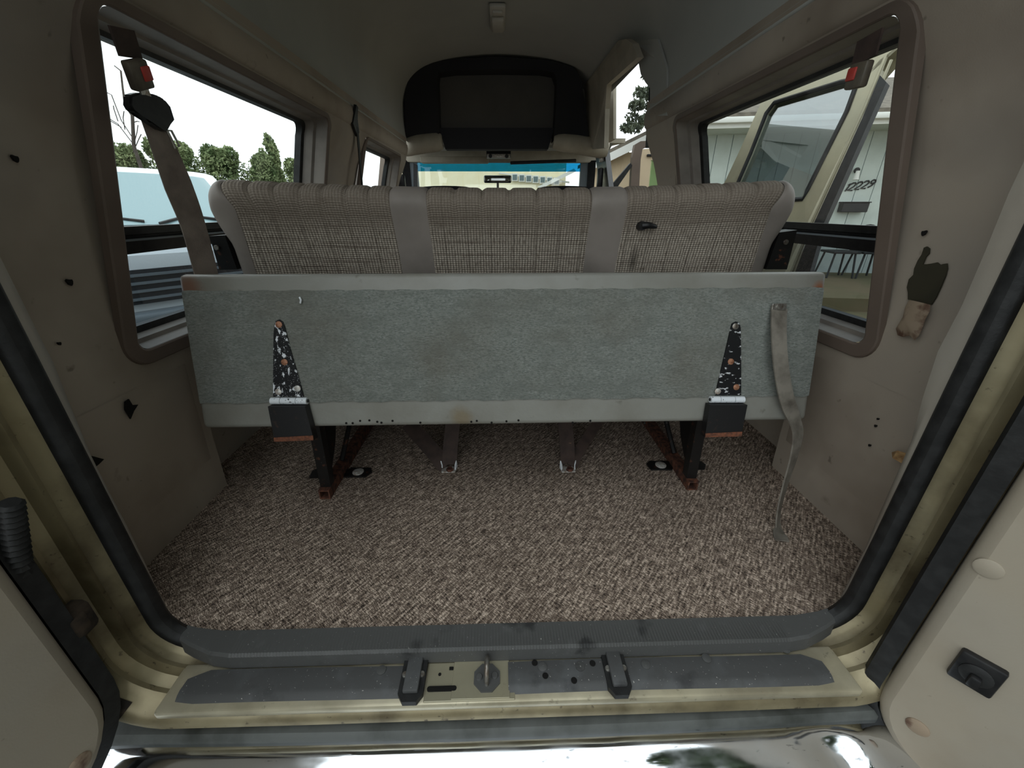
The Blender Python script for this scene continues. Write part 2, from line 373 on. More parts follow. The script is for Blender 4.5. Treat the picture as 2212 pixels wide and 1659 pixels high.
# side walls. rear quarter panels stand proud of the wall up to Y 1.03
wlft = struct(obj('wall_left', wall_grid(-1, .60, 3.30, .0, 1.26, [(1.035, 3.30, 0, .30), (.878, 1.872, .49, 1.127), (2.353, 3.107, .573, 1.127)]), 'wall', smooth=50, kind='keep'), 'beige vinyl side wall of the van with two window openings')
wrgt = struct(obj('wall_right', wall_grid(1, .60, 2.23, .0, 1.26, [(1.085, 2.23, 0, .30), (.878, 1.872, .49, 1.127)]), 'wall2', smooth=50, kind='keep'), 'soiled beige vinyl side wall with a torn patch beside the window')
for s, w, ye in ((-1, wlft, 1.035), (1, wrgt, 1.085)):
    loops = []
    for z, o in ((.0, -.028), (.02, -.02), (.12, -.006), (.3, -.004), (.42, -.0045)):
        loops.append([(s * (xw(z) - o - .006), y, z) for y in (.60, .7, .85, .95, ye - .03)] + [(s * (xw(z) - o + .004), ye - .008, z), (s * (xw(z) - o + .03), ye, z), (s * (xw(z) + .12), ye, z)])
    obj('rear_quarter_panel', loft(NB(), loops, False), 'wall' if s < 0 else 'wall2', w, 50)
    # recessed lower wall ahead of the panel
    ym = 3.30 if s < 0 else 2.23
    obj('recessed_lower_wall', loft(NB(), [[(s * .985, y, 0) for y in (ye, ym)], [(s * .975, y, .28) for y in (ye, ym)], [(s * xw(.3), y, .30) for y in (ye, ym)]], False), 'wall' if s < 0 else 'wall2', w)
# headliner of the raised roof
def roof_sec(t):  # t 0..1 from left to right
    tab = [(-.685, 1.24), (-.70, 1.30), (-.705, 1.42), (-.685, 1.53), (-.63, 1.62), (-.52, 1.69), (-.34, 1.735), (-.15, 1.755), (0, 1.76)]
    return tab + [(-x, z) for x, z in tab[-2::-1]]
def roofz(x): return lerp(sorted([(abs(a), b) for a, b in roof_sec(0) if b > 1.55]), abs(x))
ys = [.56, .62, .75, 1.0, 1.3, 1.6, 1.9, 2.2, 2.5, 2.8, 3.1, 3.42, 3.62]
sec = smooth_path([(x, 0, z) for x, z in roof_sec(0)], 4)
def roofrow(y):
    k = 1 - .18 * max(0, (1.0 - y)) ** 2
    return [(p.x, y, 1.24 + (p.z - 1.24) * k) for p in sec]
bm = NB(); rows = [[bm.verts.new(p) for p in roofrow(y)] for y in ys]
for i in range(len(rows) - 1):
    for j in range(len(sec) - 1):
        a = rows[i][j].co
        if a.x > .5 and a.z < 1.50 and 2.20 <= a.y and a.y < 3.2: continue       # side doorway reaches up into the raised roof
        bm.faces.new((rows[i][j], rows[i][j + 1], rows[i + 1][j + 1], rows[i + 1][j]))
ce = struct(obj('ceiling', bm, 'head', smooth=60, kind='keep'), 'dark grey headliner of the raised van roof')
bm = NB(); vs = [bm.verts.new(p) for p in roofrow(3.62)]; bm.faces.new(vs); obj('front_bulkhead', bm, 'head', ce)
for s in (-1, 1):   # welt where the headliner meets the side wall
    tube_pts = [(s * (.682 + .004), y, 1.225) for y in (.62, 1.0, 1.6, 2.2)] + ([(s * .686, 3.28, 1.225)] if s < 0 else [])
    obj('headliner_welt', tube(NB(), tube_pts, .006), 'head', ce, 60)
    ym = 3.28 if s < 0 else 2.22
    lp = [[(s * x, y, z) for y in (.62, 1.2, ym)] for x, z in ((.695, 1.145), (.682, 1.155), (.674, 1.19), (.676, 1.212), (.688, 1.228))]
    obj('header_rail', loft(NB(), lp, False), 'wall', ce, 50)
# door header behind the roof, above the rear opening
bm = NB(); box(bm, (0, .585, 1.315), (1.40, .05, .20), None, .02); hdr = struct(obj('wall_back', bm, 'wall', smooth=50), 'beige header over the rear door opening')

# ------------------------------------------------------------------ windows in the side walls
def window(idx, side, y0, y1, z0, z1, bez, depth, label, rail=True):
    root = sempty('window_%d' % idx, (side * .85, (y0 + y1) / 2, z0), label)
    def ring(g, inn, r):   # g grows the loop, inn is the distance in front of the wall
        return [Vector((side * (xw(z) - inn), y, z)) for y, z in rrect(y0 - g, y1 + g, z0 - g, z1 + g * .55, r, 7)]
    loops = [ring(bez, -.006, .062), ring(bez - .002, .006, .06), ring(bez - .005, .009, .058), ring(.005, .010, .03), ring(.001, .008, .026), ring(0, .003, .025)]
    obj('window_frame', loft(NB(), loops, True), 'bezel', root, 22)
    loops = [ring(0, .006, .028), ring(-.004, -.035, .03), ring(-.014, -.04, .035), ring(-.018, -.065, .035), ring(-.018, -depth, .035)]
    obj('window_reveal', loft(NB(), loops, True), 'reveal', root, 35)
    loops = [ring(-.012, -depth + .015, .04), ring(-.034, -depth + .012, .04), ring(-.034, -depth - .012, .04), ring(-.006, -depth - .012, .04)]
    obj('gasket', loft(NB(), loops, True), 'rubber', root, 35)
    if rail:
        zr = .735
        lp = [[Vector((side * (xw(zz) + depth - dx), y, zz)) for y in (y0 - .02, y1 + .02)] for zz, dx in ((zr + .026, 0), (zr + .026, .02), (zr + .008, .022), (zr + .006, .014), (zr - .002, .014), (zr - .004, .024), (zr - .034, .024), (zr - .034, 0))]
        obj('window_rail', loft(NB(), lp, False), 'blackplastic', root)
        lp = [[Vector((side * (xw(zz) + depth - .0255), y, zz)) for y in (y0 - .02, y1 + .02)] for zz in (zr - .001, zr - .006)]
        obj('rail_strip', loft(NB(), lp, False), 'cargrey', root)
        sp = ((zr, z1 + .06, 'glass'), (z0 - .02, zr, 'glasstint'))
    else: sp = ((z0 - .02, z1 + .06, 'glass'),)
    for a, b, mt in sp:
        n = 6; lp = [[Vector((side * (xw(a + (b - a) * k / n) + depth), y, a + (b - a) * k / n)) for y in (y0 - .03, y1 + .03)] for k in range(n + 1)]
        obj('pane', loft(NB(), lp, False), mt, root, 60)
    return root
window(1, -1, .885, 1.865, .497, 1.12, .038, .085, 'rear side window with hedge and white truck behind it')
window(2, 1, .885, 1.865, .497, 1.12, .038, .085, 'rear side window with white house and open gold door behind it')
window(3, -1, 2.36, 3.10, .58, 1.12, .03, .07, 'smaller side window behind the driver with a black belt across it', False)

# ------------------------------------------------------------------ rear opening: jamb, seal, pillar trim, sill
def opening(n, r=.085, zt=1.24):
    """U path of the opening, offset outwards by n; returns (x, z)"""
    hw, zb = .712 + n, -.022 - n; r = r + n * .8
    pts = []
    for k in range(9):
        z = zt + (zb + r - zt) * k / 8; pts.append((-hw + .012 * max(0, z - .2), z))
    for k in range(1, 9):
        a = math.pi + math.pi / 2 * k / 9; pts.append((-hw + r + r * math.cos(a), zb + r + r * math.sin(a)))
    L = [(-x, z) for x, z in pts]
    mid = [(x, zb) for x in (-.4, -.2, 0, .2, .4)]
    return pts + mid + L[::-1]
prof = [(.0, .556), (.010, .552), (.022, .535), (.028, .528), (.036, .519), (.037, .514), (.018, .510), (.016, .502), (.036, .497), (.042, .486), (.044, .479), (.045, .475), (.028, .471), (.026, .462), (.037, .453), (.042, .443), (.048, .436), (.056, .430), (.072, .428), (.086, .440), (.090, .452), (.150, .46)]
bm = loft(NB(), [[(x, Y, z) for x, z in opening(n)] for n, Y in prof], False)
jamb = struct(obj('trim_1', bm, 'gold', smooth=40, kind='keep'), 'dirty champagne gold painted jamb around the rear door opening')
def seal_loop(n, Y): return [(x, Y, z) for x, z in opening(n)]
sp = [(-.012, .540), (-.016, .552), (-.008, .562), (.006, .564), (.014, .556), (.014, .540), (.006, .530), (-.006, .531)]
bm = loft(NB(), [seal_loop(n, Y) for n, Y in sp] + [seal_loop(*sp[0])], False)
struct(obj('trim_2', bm, 'rubber', smooth=60, kind='keep'), 'black rubber weatherstrip around the rear door opening')
for i, s in enumerate((-1, 1)):
    loops = []
    for k in range(16):
        z = 1.22 - (1.22 - .02) * k / 15; f = .008 * math.sin(k * 1.7) + .004 * math.sin(k * 4.1 + s)
        w = lerp([(0, .020), (.3, .022), (.45, .032), (.55, .046), (1.2, .05)] if s > 0 else [(0, .018), (.4, .020), (.6, .030), (1.2, .042)], z); f *= .45
        x0 = .712 - .012 * max(0, z - .2)
        loops.append([(s * (x0 - .006), .553, z), (s * (x0 - .004 + f * .3), .556 + w * .5 + f * .4, z), (s * (x0 + .004 + f * .5), .556 + w + f, z), (s * (x0 + .03), .562 + w + f, z), (s * (x0 + .09), .60 + f * .3, z), (s * (xw(z) + .005), .625, z)])
    struct(obj('trim_%d' % (3 + i), loft(NB(), loops, False), 'trimcloth', smooth=50, kind='keep'), ('creased beige cloth strip on the rear pillar, beside the %s' % ('torn wall patch' if s > 0 else 'wall without a tear')))
# sill
sill = sempty('trim_5', (0, .48, -.03), 'rear door sill with ribbed scuff plate, step pads and latch striker')
n = 300; loops = []; x0, x1 = -.63, .62      # ribbed scuff plate
bm = NB()
xs = [-.675, -.65, -.60]; k = -.56
while k < .56: xs += [k, k + .0004, k + .0042, k + .0046]; k += .0062
xs += [.60, .65, .675]
for x in xs:
    rib = -.56 <= x < .56 and round((x + .56) % .0062, 5) > .004 - 1e-4
    d = -.0012 if rib else 0; e = max(0, (abs(x) - .58) / .12); zz = .0035 + .009 * e * e; yy = .016 * e * e
    tp0 = .03 * e; loops.append([(x, .552 + yy, .0 + zz * .3), (x, .548 + yy, .004 + zz), (x, .503 + yy + tp0, .002 + d + zz), (x, .498 + yy + tp0, -.003 + d + zz), (x, .496 + yy + tp0, -.03)])
obj('scuff_plate', loft(NB(), loops, False), 'scuff', sill)
# flat paint shelf under the pads
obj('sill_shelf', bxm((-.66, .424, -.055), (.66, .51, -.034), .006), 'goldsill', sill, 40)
def pad(x0, x1, name='step_pad', cut0=.02, cut1=.02, y0=.437, y1=.492):
    loops = []; N = 24
    for k in range(N + 1):
        x = x0 + (x1 - x0) * k / N; e = (min(1, (k + .3) / 2.0) if cut0 else 1) * (min(1, (N - k + .3) / 2.0) if cut1 else 1); e = max(e, .25)
        wob = .0012 * math.sin(x * 9)
        a, b = y0 + .006 * (1 - e) + wob, y1 - .02 * (1 - e) + wob * 1.4
        loops.append([(x, b, -.034), (x, b, -.0285), (x, a + .016, -.027), (x, a + .008, -.029), (x, a, -.034), (x, a, -.04)])
    return obj(name, loft(NB(), loops, False, False), 'pad', sill, 30)
X = lambda px, py=1465: on(px, py, Z=-.03).x
pad(X(408), X(872), cut1=0); p2 = pad(X(1098), X(1314), cut0=0, cut1=0); pad(X(1352), X(1800), cut0=0)
bm = NB()
for (px, py) in ((1155, 1432), (1178, 1460), (1240, 1470), (1280, 1433)): disc(bm, on(px, py, Z=-.0275), (0, 0, 1), .006, .0012, 10)
obj('drain_hole', bm, 'hole', p2)
for (px, py) in ((824, 1448), (1172, 1441), (1253, 1440), (1395, 1436), (1526, 1422), (1696, 1402)):
    c = on(px, py, Z=-.0275); disc(NB_ := NB(), c, (0, 0, 1), .009, .0025, 16, .006); obj('rivet', NB_, 'scuff', sill, 40)
# rubber bumpers on the sill
for (a, b) in ((868, 920), (1308, 1358)):
    xa, xb = X(a), X(b); xm = (xa + xb) / 2; w = (xb - xa) / 2
    bm = prism(NB(), [(xm - w, .500, -.034), (xm + w, .500, -.034), (xm + w, .438, -.034), (xm + w * .55, .424, -.034), (xm - w * .55, .424, -.034), (xm - w, .438, -.034)], (0, 0, .012))
    bl = obj('bump_stop', bm, 'rubber', sill)
    obj('bump_stop_face', bxm((xm - w * .62, .437, -.023), (xm + w * .62, .506, -.013), .003), 'pad', bl, 30)
    bm = NB(); disc(bm, (xm - w * .7, .470, -.022), (0, 0, 1), .0055, .004); disc(bm, (xm + w * .7, .470, -.022), (0, 0, 1), .0055, .004); obj('bump_stop_screw', bm, 'steel', bl, 40)
# striker plate and striker
xa, xb = X(925, 1440), X(1100, 1440)
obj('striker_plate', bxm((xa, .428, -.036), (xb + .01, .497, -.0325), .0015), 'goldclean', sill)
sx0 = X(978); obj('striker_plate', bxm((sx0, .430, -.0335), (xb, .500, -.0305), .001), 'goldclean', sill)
c = on(1052, 1465, Z=-.03); bm = NB()
prism(bm, [(c.x + .027 * math.cos(math.radians(22.5 + 45 * k)), c.y + .027 * math.sin(math.radians(22.5 + 45 * k)), -.031) for k in range(8)], (0, 0, .004)); stp = obj('striker', bm, 'scuff', sill)
bm = tube(NB(), smooth_path([(c.x, c.y + .026, -.03), (c.x, c.y + .024, -.006), (c.x, c.y + .008, .002), (c.x, c.y - .006, -.006), (c.x, c.y - .012, -.028)], 4), .0045, 8); obj('striker_loop', bm, 'steel', stp, 60)
bm = NB(); disc(bm, (c.x - .015, c.y, -.027), (0, 0, 1), .0065, .004); disc(bm, (c.x + .015, c.y + .002, -.027), (0, 0, 1), .0065, .004); obj('striker_screw', bm, 'scuff', stp, 40)
bm = NB(); xs0, xs1 = X(930), X(984)
prism(bm, [(x_, y_, -.0332) for x_, y_ in [(xs0 + .004 * math.cos(a) * 1 , .449 + .0045 * math.sin(a)) for a in (math.pi / 2, math.pi * .75, math.pi, math.pi * 1.25, math.pi * 1.5)] + [(xs1 + .004 * math.cos(a), .449 + .0045 * math.sin(a)) for a in (-math.pi / 2, -math.pi / 4, 0, math.pi / 4, math.pi / 2)]], (0, 0, .0032))
box(bm, on(975, 1444, Z=-.031), (.008, .005, .003)); disc(bm, on(950, 1457, Z=-.0325), (0, 0, 1), .003, .0015); obj('sill_slot', bm, 'hole', sill)
# bumper
bp = thing('rear_bumper', (0, .36, -.30), 'dented chrome rear bumper with grey filler pad below the door sill', 'bumper')
loops = []; N = 60
for k in range(N + 1):
    x = -.86 + 1.72 * k / N; e = max(0, (abs(x) - .68) / .18); bow = .012 * (x / .86) ** 2 + .06 * e ** 3
    dent = .016 * math.exp(-((x - .60) / .035) ** 2) - .007 * math.exp(-((x - .655) / .03) ** 2)
    P = [(.425, -.128), (.412, -.125), (.405, -.1245), (.396, -.1245 - dent * .2), (.389, -.1255 - dent * .6), (.380, -.128 - dent), (.366, -.132 - dent), (.350, -.138 - dent * .8), (.335, -.144 - dent * .5), (.315, -.156), (.303, -.176), (.300, -.22), (.303, -.27), (.325, -.30), (.36, -.305)]
    loops.append([(x, y + bow, z - .02 * e ** 2) for y, z in P])
obj('bumper_bar', loft(NB(), loops, False, False), 'chrome', bp, 60)
loops = []
for k in range(25):
    x = -.80 + 1.6 * k / 24; b = .012 * (x / .86) ** 2
    loops.append([(x, y + b, z) for y, z in ((.46, -.13), (.457, -.108), (.436, -.106), (.420, -.108), (.413, -.116), (.411, -.14))])
obj('filler_pad', loft(NB(), loops, False), 'bumperpad', bp, 40)
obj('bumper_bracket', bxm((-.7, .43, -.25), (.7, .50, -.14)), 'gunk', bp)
for sgn in (-1, 1):
    lo_ = []
    for n_, Y_ in ((.040, .447), (.044, .440), (.050, .4335), (.0575, .428), (.072, .4255), (.087, .437), (.092, .449), (.15, .457)):
        q_ = opening(n_); q_ = q_[:14] if sgn < 0 else q_[::-1][:8]
        lo_.append([(x, Y_ - .003, z) for x, z in q_])
    obj('grimy_hinge_pocket', loft(NB(), lo_, False), 'gunk', jamb, 40)
# grime on the left hinge pocket + hinge
for s in (-1, 1):
    hc_ = on(158, 1340, Y=.455) if s < 0 else Vector((.80, .47, .16))
    bm = NB(); box(bm, hc_, (.04, .04, .06), None, .010); box(bm, hc_ + Vector((.012 * -s, -.008, 0)), (.025, .025, .04), None, .006)
    obj('door_hinge', bm, 'gunk', jamb, 40)
obj('cable_boot', tube(NB(), [on(22 + k * .9, 1085 + k * 6, Y=.432) for k in range(26)], [.014 if k % 2 else .010 for k in range(26)], 10), 'rubber', jamb, 30)

# ------------------------------------------------------------------ rear doors, standing open
def rear_door(idx, s, hx, hy, dx, dy, label, zb=-.17):
    root = sempty('door_%d' % idx, (s * hx, hy, -.17), label)
    L = math.hypot(dx, dy); u = Vector((s * dx / L, dy / L, 0)); nrm = Vector((-s * (-dy) / L, -dx / L, 0))
    if nrm.dot(Vector((-s, -.5, 0))) < 0: nrm = -nrm
    o = Vector((s * hx, hy, 0))
    def lp(g, d, r=.13):
        return [o + u * (a) + Vector((0, 0, b)) + nrm * d for a, b in rrect(-g, .62 + g, zb - g, .98, r + g, 8)]
    loops = [lp(0, -.03), lp(0, .0), lp(-.006, .008), lp(-.016, .012)]
    bm = loft(NB(), loops, True); vs = [bm.verts.new(p) for p in lp(-.016, .012)]; bm.faces.new(vs)
    obj('inner_panel', bm, 'door', root, 40)
    loops = [lp(.002, -.03), lp(.03, -.028), lp(.034, -.016), lp(.03, -.006), lp(.004, -.004)]
    obj('door_seal', loft(NB(), loops, True), 'rubber', root, 50)
    loops = [lp(.0, -.085), lp(.010, -.078), lp(.010, -.04), lp(.0, -.03)]
    bm = loft(NB(), loops, True); vs = [bm.verts.new(p) for p in lp(.0, -.085)]; bm.faces.new(vs)
    obj('door_shell', bm, 'gold', root, 40)
    return root, o, u, nrm
d1, o1, u1, n1 = rear_door(1, -1, .712, .412, .2, -.98, 'open rear door with plain beige trim panel beside the cable boot', -.09)
d2, o2, u2, n2 = rear_door(2, 1, .703, .43, .6, -.8, 'open rear door with beige trim panel and black latch handle')
def dP(x, y, o, n, off=.012): return onplane(x, y, o + n * off, n)
c = dP(2110, 1450, o2, n2); R = (u2, n2, Vector((0, 0, 1)))
ang = math.radians(0)
bm = box(NB(), c + n2 * .003, (.05, .014, .062), R, .004); hp = obj('latch_handle', bm, 'blackplastic', d2, 40)
bm = NB(); disc(bm, c + n2 * .008, n2, .019, .006, 20, .016); obj('latch_cup', bm, 'rubber', hp, 40)
bm = box(NB(), c + n2 * .018 + Vector((0, 0, -.006)), (.014, .012, .022), R, .004); obj('latch_lever', bm, 'blackplastic', hp, 40)
for (x, y) in ((2135, 1228), (1982, 1570)):
    bm = NB(); disc(bm, dP(x, y, o2, n2) - n2 * .001, n2, .016, .004, 20); obj('trim_plug', bm, 'door' if x > 2000 else 'torn', d2, 40)
bm = NB(); disc(bm, dP(172, 1650, o1, n1) - n1 * .001, n1, .016, .004, 20); obj('trim_plug', bm, 'torn', d1, 40)

# ------------------------------------------------------------------ torn patches and holes on the walls
def patch(name, px, side, off, mat, parent, th=.003):
    pts = [wallP(x, y, side, off) for x, y in px]
    return obj(name, prism(NB(), pts, (-side * th, 0, 0)), mat, parent)
hx = [(1850 + a * 362 / 1877, 480 + b * 320 / 1659) for a, b in [(770, 285), (800, 272), (830, 295), (825, 350), (790, 390), (755, 470), (800, 470), (860, 462), (915, 450), (950, 478), (985, 468), (1025, 462), (1030, 520), (1010, 600), (960, 720), (905, 840), (850, 925), (770, 915), (690, 895), (590, 865), (590, 790), (578, 730), (600, 640), (650, 590), (660, 520), (700, 430), (745, 360)]]
patch('exposed_backing', hx, 1, .002, 'board', wrgt)
fx = [(1850 + a * 362 / 1877, 480 + b * 320 / 1659) for a, b in [(590, 868), (690, 890), (830, 925), (820, 1000), (770, 1090), (745, 1180), (700, 1270), (650, 1320), (600, 1270), (520, 1285), (460, 1265), (440, 1190), (520, 1060), (545, 950)]]
bm = NB(); vs = [bm.verts.new(wallP(x, y, 1, .006 + .012 * abs(math.sin(i * 1.9)))) for i, (x, y) in enumerate(fx)]
cc = bm.verts.new(sum((v.co for v in vs), Vector()) / len(vs) + Vector((-.016, 0, 0)))
for i in range(len(vs)): bm.faces.new((vs[i], vs[(i + 1) % len(vs)], cc))
obj('torn_flap', bm, 'torn', wrgt, 80)
def holes(pts, side, parent):
    for x, y, r in pts:
        c = wallP(x, y, side, .004); bm = NB()
        prism(bm, [c + Vector((0, r * (1 + .3 * math.sin(k * 2.3)) * math.cos(TAU * k / 9), r * (1 + .3 * math.cos(k * 1.7)) * math.sin(TAU * k / 9))) for k in range(9)], (-side * .003, 0, 0)); obj('screw_hole', bm, 'hole', parent)
holes([(1998, 503, .005), (1898, 905, .0025), (1893, 920, .003), (1880, 962, .003)], 1, wrgt)
holes([(148, 609, .006), (30, 342, .005), (126, 742, .003)], -1, wlft)
patch('wall_tear', [(268, 868), (276, 862), (284, 875), (296, 874), (287, 888), (280, 905), (274, 895), (268, 885)], -1, .007, 'hole', wlft)
patch('wall_tear', [(168, 990), (196, 985), (222, 992), (212, 1002), (196, 1015), (180, 1030), (172, 1015)], -1, .009, 'hole', wlft)
pw = [wallP(x, y, 1, .01) for x, y in ((1926, 977), (1950, 973), (1984, 983), (1976, 1010), (1955, 1000), (1938, 992))]
bm = NB(); vs = [bm.verts.new(p + Vector((-.012 * (i in (1, 2, 3)), 0, 0))) for i, p in enumerate(pw)]; ct = bm.verts.new(sum(pw, Vector()) / 6 + Vector((-.028, 0, 0)))
bt = bm.verts.new(sum(pw, Vector()) / 6 + Vector((.02, 0, 0)))
for i in range(6): bm.faces.new((vs[i], vs[(i + 1) % 6], ct)); bm.faces.new((vs[(i + 1) % 6], vs[i], bt))
obj('splintered_wood', bm, 'wood', wrgt)

# ------------------------------------------------------------------ bench seat
seat = thing('bench_seat', (0, 1.0, 0), 'grey and tweed folding bench seat with felt covered back board and strap hinges', 'seat')
VD = Vector((0, .08, .355)).normalized(); ND = Vector((0, -VD.z, VD.y)); P0 = Vector((0, .85, .31)); HV = .364
def PP(x, v, e=0): return P0 + Vector((x, 0, 0)) + VD * v + ND * e
def pp(px, py, e=0):
    p = onplane(px, py, P0 + ND * e, ND); return p
FR = ((1, 0, 0), VD, ND)
# board: rounded slab
bd = obj('base_cushion', box(NB(), PP(0, HV / 2, -.055), (1.498, HV, .11), FR, .012, 3), 'vinyl', seat, 40)
# felt cover with slightly ragged lower edge
bm = NB(); N = 90; top = []; bot = []
for k in range(N + 1):
    x = -.742 + 1.484 * k / N; top.append((x, .327 + .0012 * math.sin(k * 1.3))); bot.append((x, .064 + .0016 * math.sin(k * 2.1) + .0012 * math.sin(k * .7)))
lp = [[PP(x, v, .0005) for x, v in bot], [PP(x, v, .0035) for x, v in bot], [PP(x, v + .004, .0045) for x, v in bot], [PP(x, (v + w[1]) / 2, .005) for (x, v), w in zip(bot, top)], [PP(x, v - .004, .0035) for x, v in top], [PP(x, v, .0005) for x, v in top]]
obj('felt_panel', loft(NB(), lp, False), 'felt', bd, 40)
for px in (748, 762, 778, 798, 815, 824, 848, 908, 1018, 1030, 1062, 1094, 1120, 1237, 1275, 1392, 1440): obj('tack', disc(NB(), pp(px, 908 + (px % 7), .0), ND, .0028, .0016, 8), 'hole', bd)
obj('thread_scrap', tube(NB(), [pp(647, 642, .008), pp(650, 648, .010), pp(649, 655, .008)], .0022, 6), 'whitepaint', bd, 50)
# strap hinges
def hinge(side, strap, knx, kny, low, mat, screws, smat):
    h = obj('strap_hinge', prism(NB(), [pp(x, y, .0055) for x, y in strap], ND * .004), mat, seat)
    a, b = pp(knx[0], kny, .008), pp(knx[1], kny, .008); d = b - a
    for f0, f1 in ((0, .27), (.285, .70), (.715, 1.0)):
        obj('hinge_knuckle', tube(NB(), [a + d * f0, a + d * f1], .0085, 12), 'whitepaint', h, 50)
    obj('hinge_pin', tube(NB(), [a - d * .02, b + d * .03], .004, 8), 'blackmetal', h, 50)
    pts = [pp(x, y, .004) for x, y in low]; obj('hinge_plate', prism(NB(), pts, ND * .022), 'bracket', h)
    obj('plate_lip', prism(NB(), [pts[2] + ND * .0225, pts[3] + ND * .0225, pts[3] + VD * .010 + ND * .0225, pts[2] + VD * .012 + ND * .0225], ND * .0015), 'rustedge', h)
    for (x, y), m_ in zip(screws, smat):
        c = pp(x, y, .009); obj('screw', disc(NB(), c, ND, .0075, .0035, 14, .005), m_, h, 40)
    return h
hinge(-1, [(592, 856), (592, 800), (593, 720), (595, 702), (598, 693), (605, 690), (612, 695), (616, 705), (630, 760), (645, 810), (657, 856)], (586, 664), 866, [(590, 873), (668, 873), (687, 944), (604, 947)], 'hinge',
      ((603, 701), (615, 782), (643, 839), (602, 846)), ('copper', 'copper', 'zinc', 'zinc'))
hinge(1, [(1544, 853), (1556, 800), (1570, 740), (1577, 710), (1580, 699), (1588, 694), (1596, 698), (1598, 710), (1599, 780), (1599, 853)], (1534, 1606), 863, [(1524, 870), (1603, 870), (1590, 936), (1513, 938)], 'hinge2',
      ((1588, 705), (1578, 781), (1590, 836), (1550, 845)), ('steel', 'copper', 'copper', 'zinc'))
# leg frames
for s, fx, fy, topx in ((-1, -.555, .975, -.59), (1, .566, .985, .585)):
    hw = .016
    def sqtube(a, b, w, bmx=None):
        return tube(bmx or NB(), [a, b], w * 1.414, 4, False, True)
    # floor rail, open square tube
    bm = NB(); y0, y1 = fy - .02, fy + .62
    for inn in (0, 1):
        w = hw - .004 * inn; q = [(fx - w, .017 - w + .0), (fx + w, .017 - w), (fx + w, .017 + w), (fx - w, .017 + w)]
        if inn == 0: o_ = q
        else: i_ = q
    lp = [[(x, y1, z) for x, z in o_], [(x, y0, z) for x, z in o_], [(x, y0, z) for x, z in i_], [(x, y0 + .12, z) for x, z in i_]]
    obj('floor_rail', loft(NB(), lp, True, True), 'rust', seat)
    bm = tube(NB(), [(fx, fy + .012, .03), (fx - s * .018, fy - .005, .31)], .0215, 4, True, True); lg = obj('leg', bm, 'blackmetal', seat)
    obj('leg', tube(NB(), [(fx, fy + .50, .03), (fx, fy + .48, .36)], .0215, 4, True, True), 'blackmetal', seat)
    bm = NB(); box(bm, (fx - s * .010, fy - .06, .295), (.034, .14, .022), None, .004); obj('leg_arm', bm, 'rust', seat)
    prism(bm := NB(), [(fx - s * .006, fy + .02, .29), (fx - s * .006, fy + .20, .29), (fx - s * .006, fy + .10, .12), (fx - s * .006, fy + .03, .05)], (s * .004, 0, 0)); obj('gusset', bm, 'blackmetal', seat)
    obj('brace', tube(NB(), [(fx - s * .0, fy + .13, .035), (fx - s * .02, fy + .44, .30)], .008, 6), 'blackmetal', seat)
    for q, dx in ((-1, .052), (1, .058)):
        c = Vector((fx + q * dx, fy + .105, 0)); bm = NB()
        prism(bm, [c + Vector((a * 1.0, b, .001)) for a, b in ((-.04, -.022), (.03, -.024), (.045, 0), (.034, .024), (-.03, .026), (-.045, .01))], (0, 0, .005)); pl = obj('anchor_plate', bm, 'blackmetal', seat)
        obj('anchor_washer', disc(NB(), c + Vector((0, 0, .006)), (0, 0, 1), .018, .004, 16), 'zinc', pl, 40)
# seat frame under the cushion
obj('seat_frame', bxm((-.70, 1.0, .30), (.70, 1.5, .335), .006), 'blackmetal', seat)
obj('light_block_skirt', bxm((-.74, 1.58, .015), (.74, 1.605, .34), .006), 'seatvinyl', seat)  # unseen skirt, added to keep light from under the bench
obj('seat_cushion', bxm((-.75, 1.02, .335), (.75, 1.62, .48), .04, 3), 'seatvinyl', seat, 50)
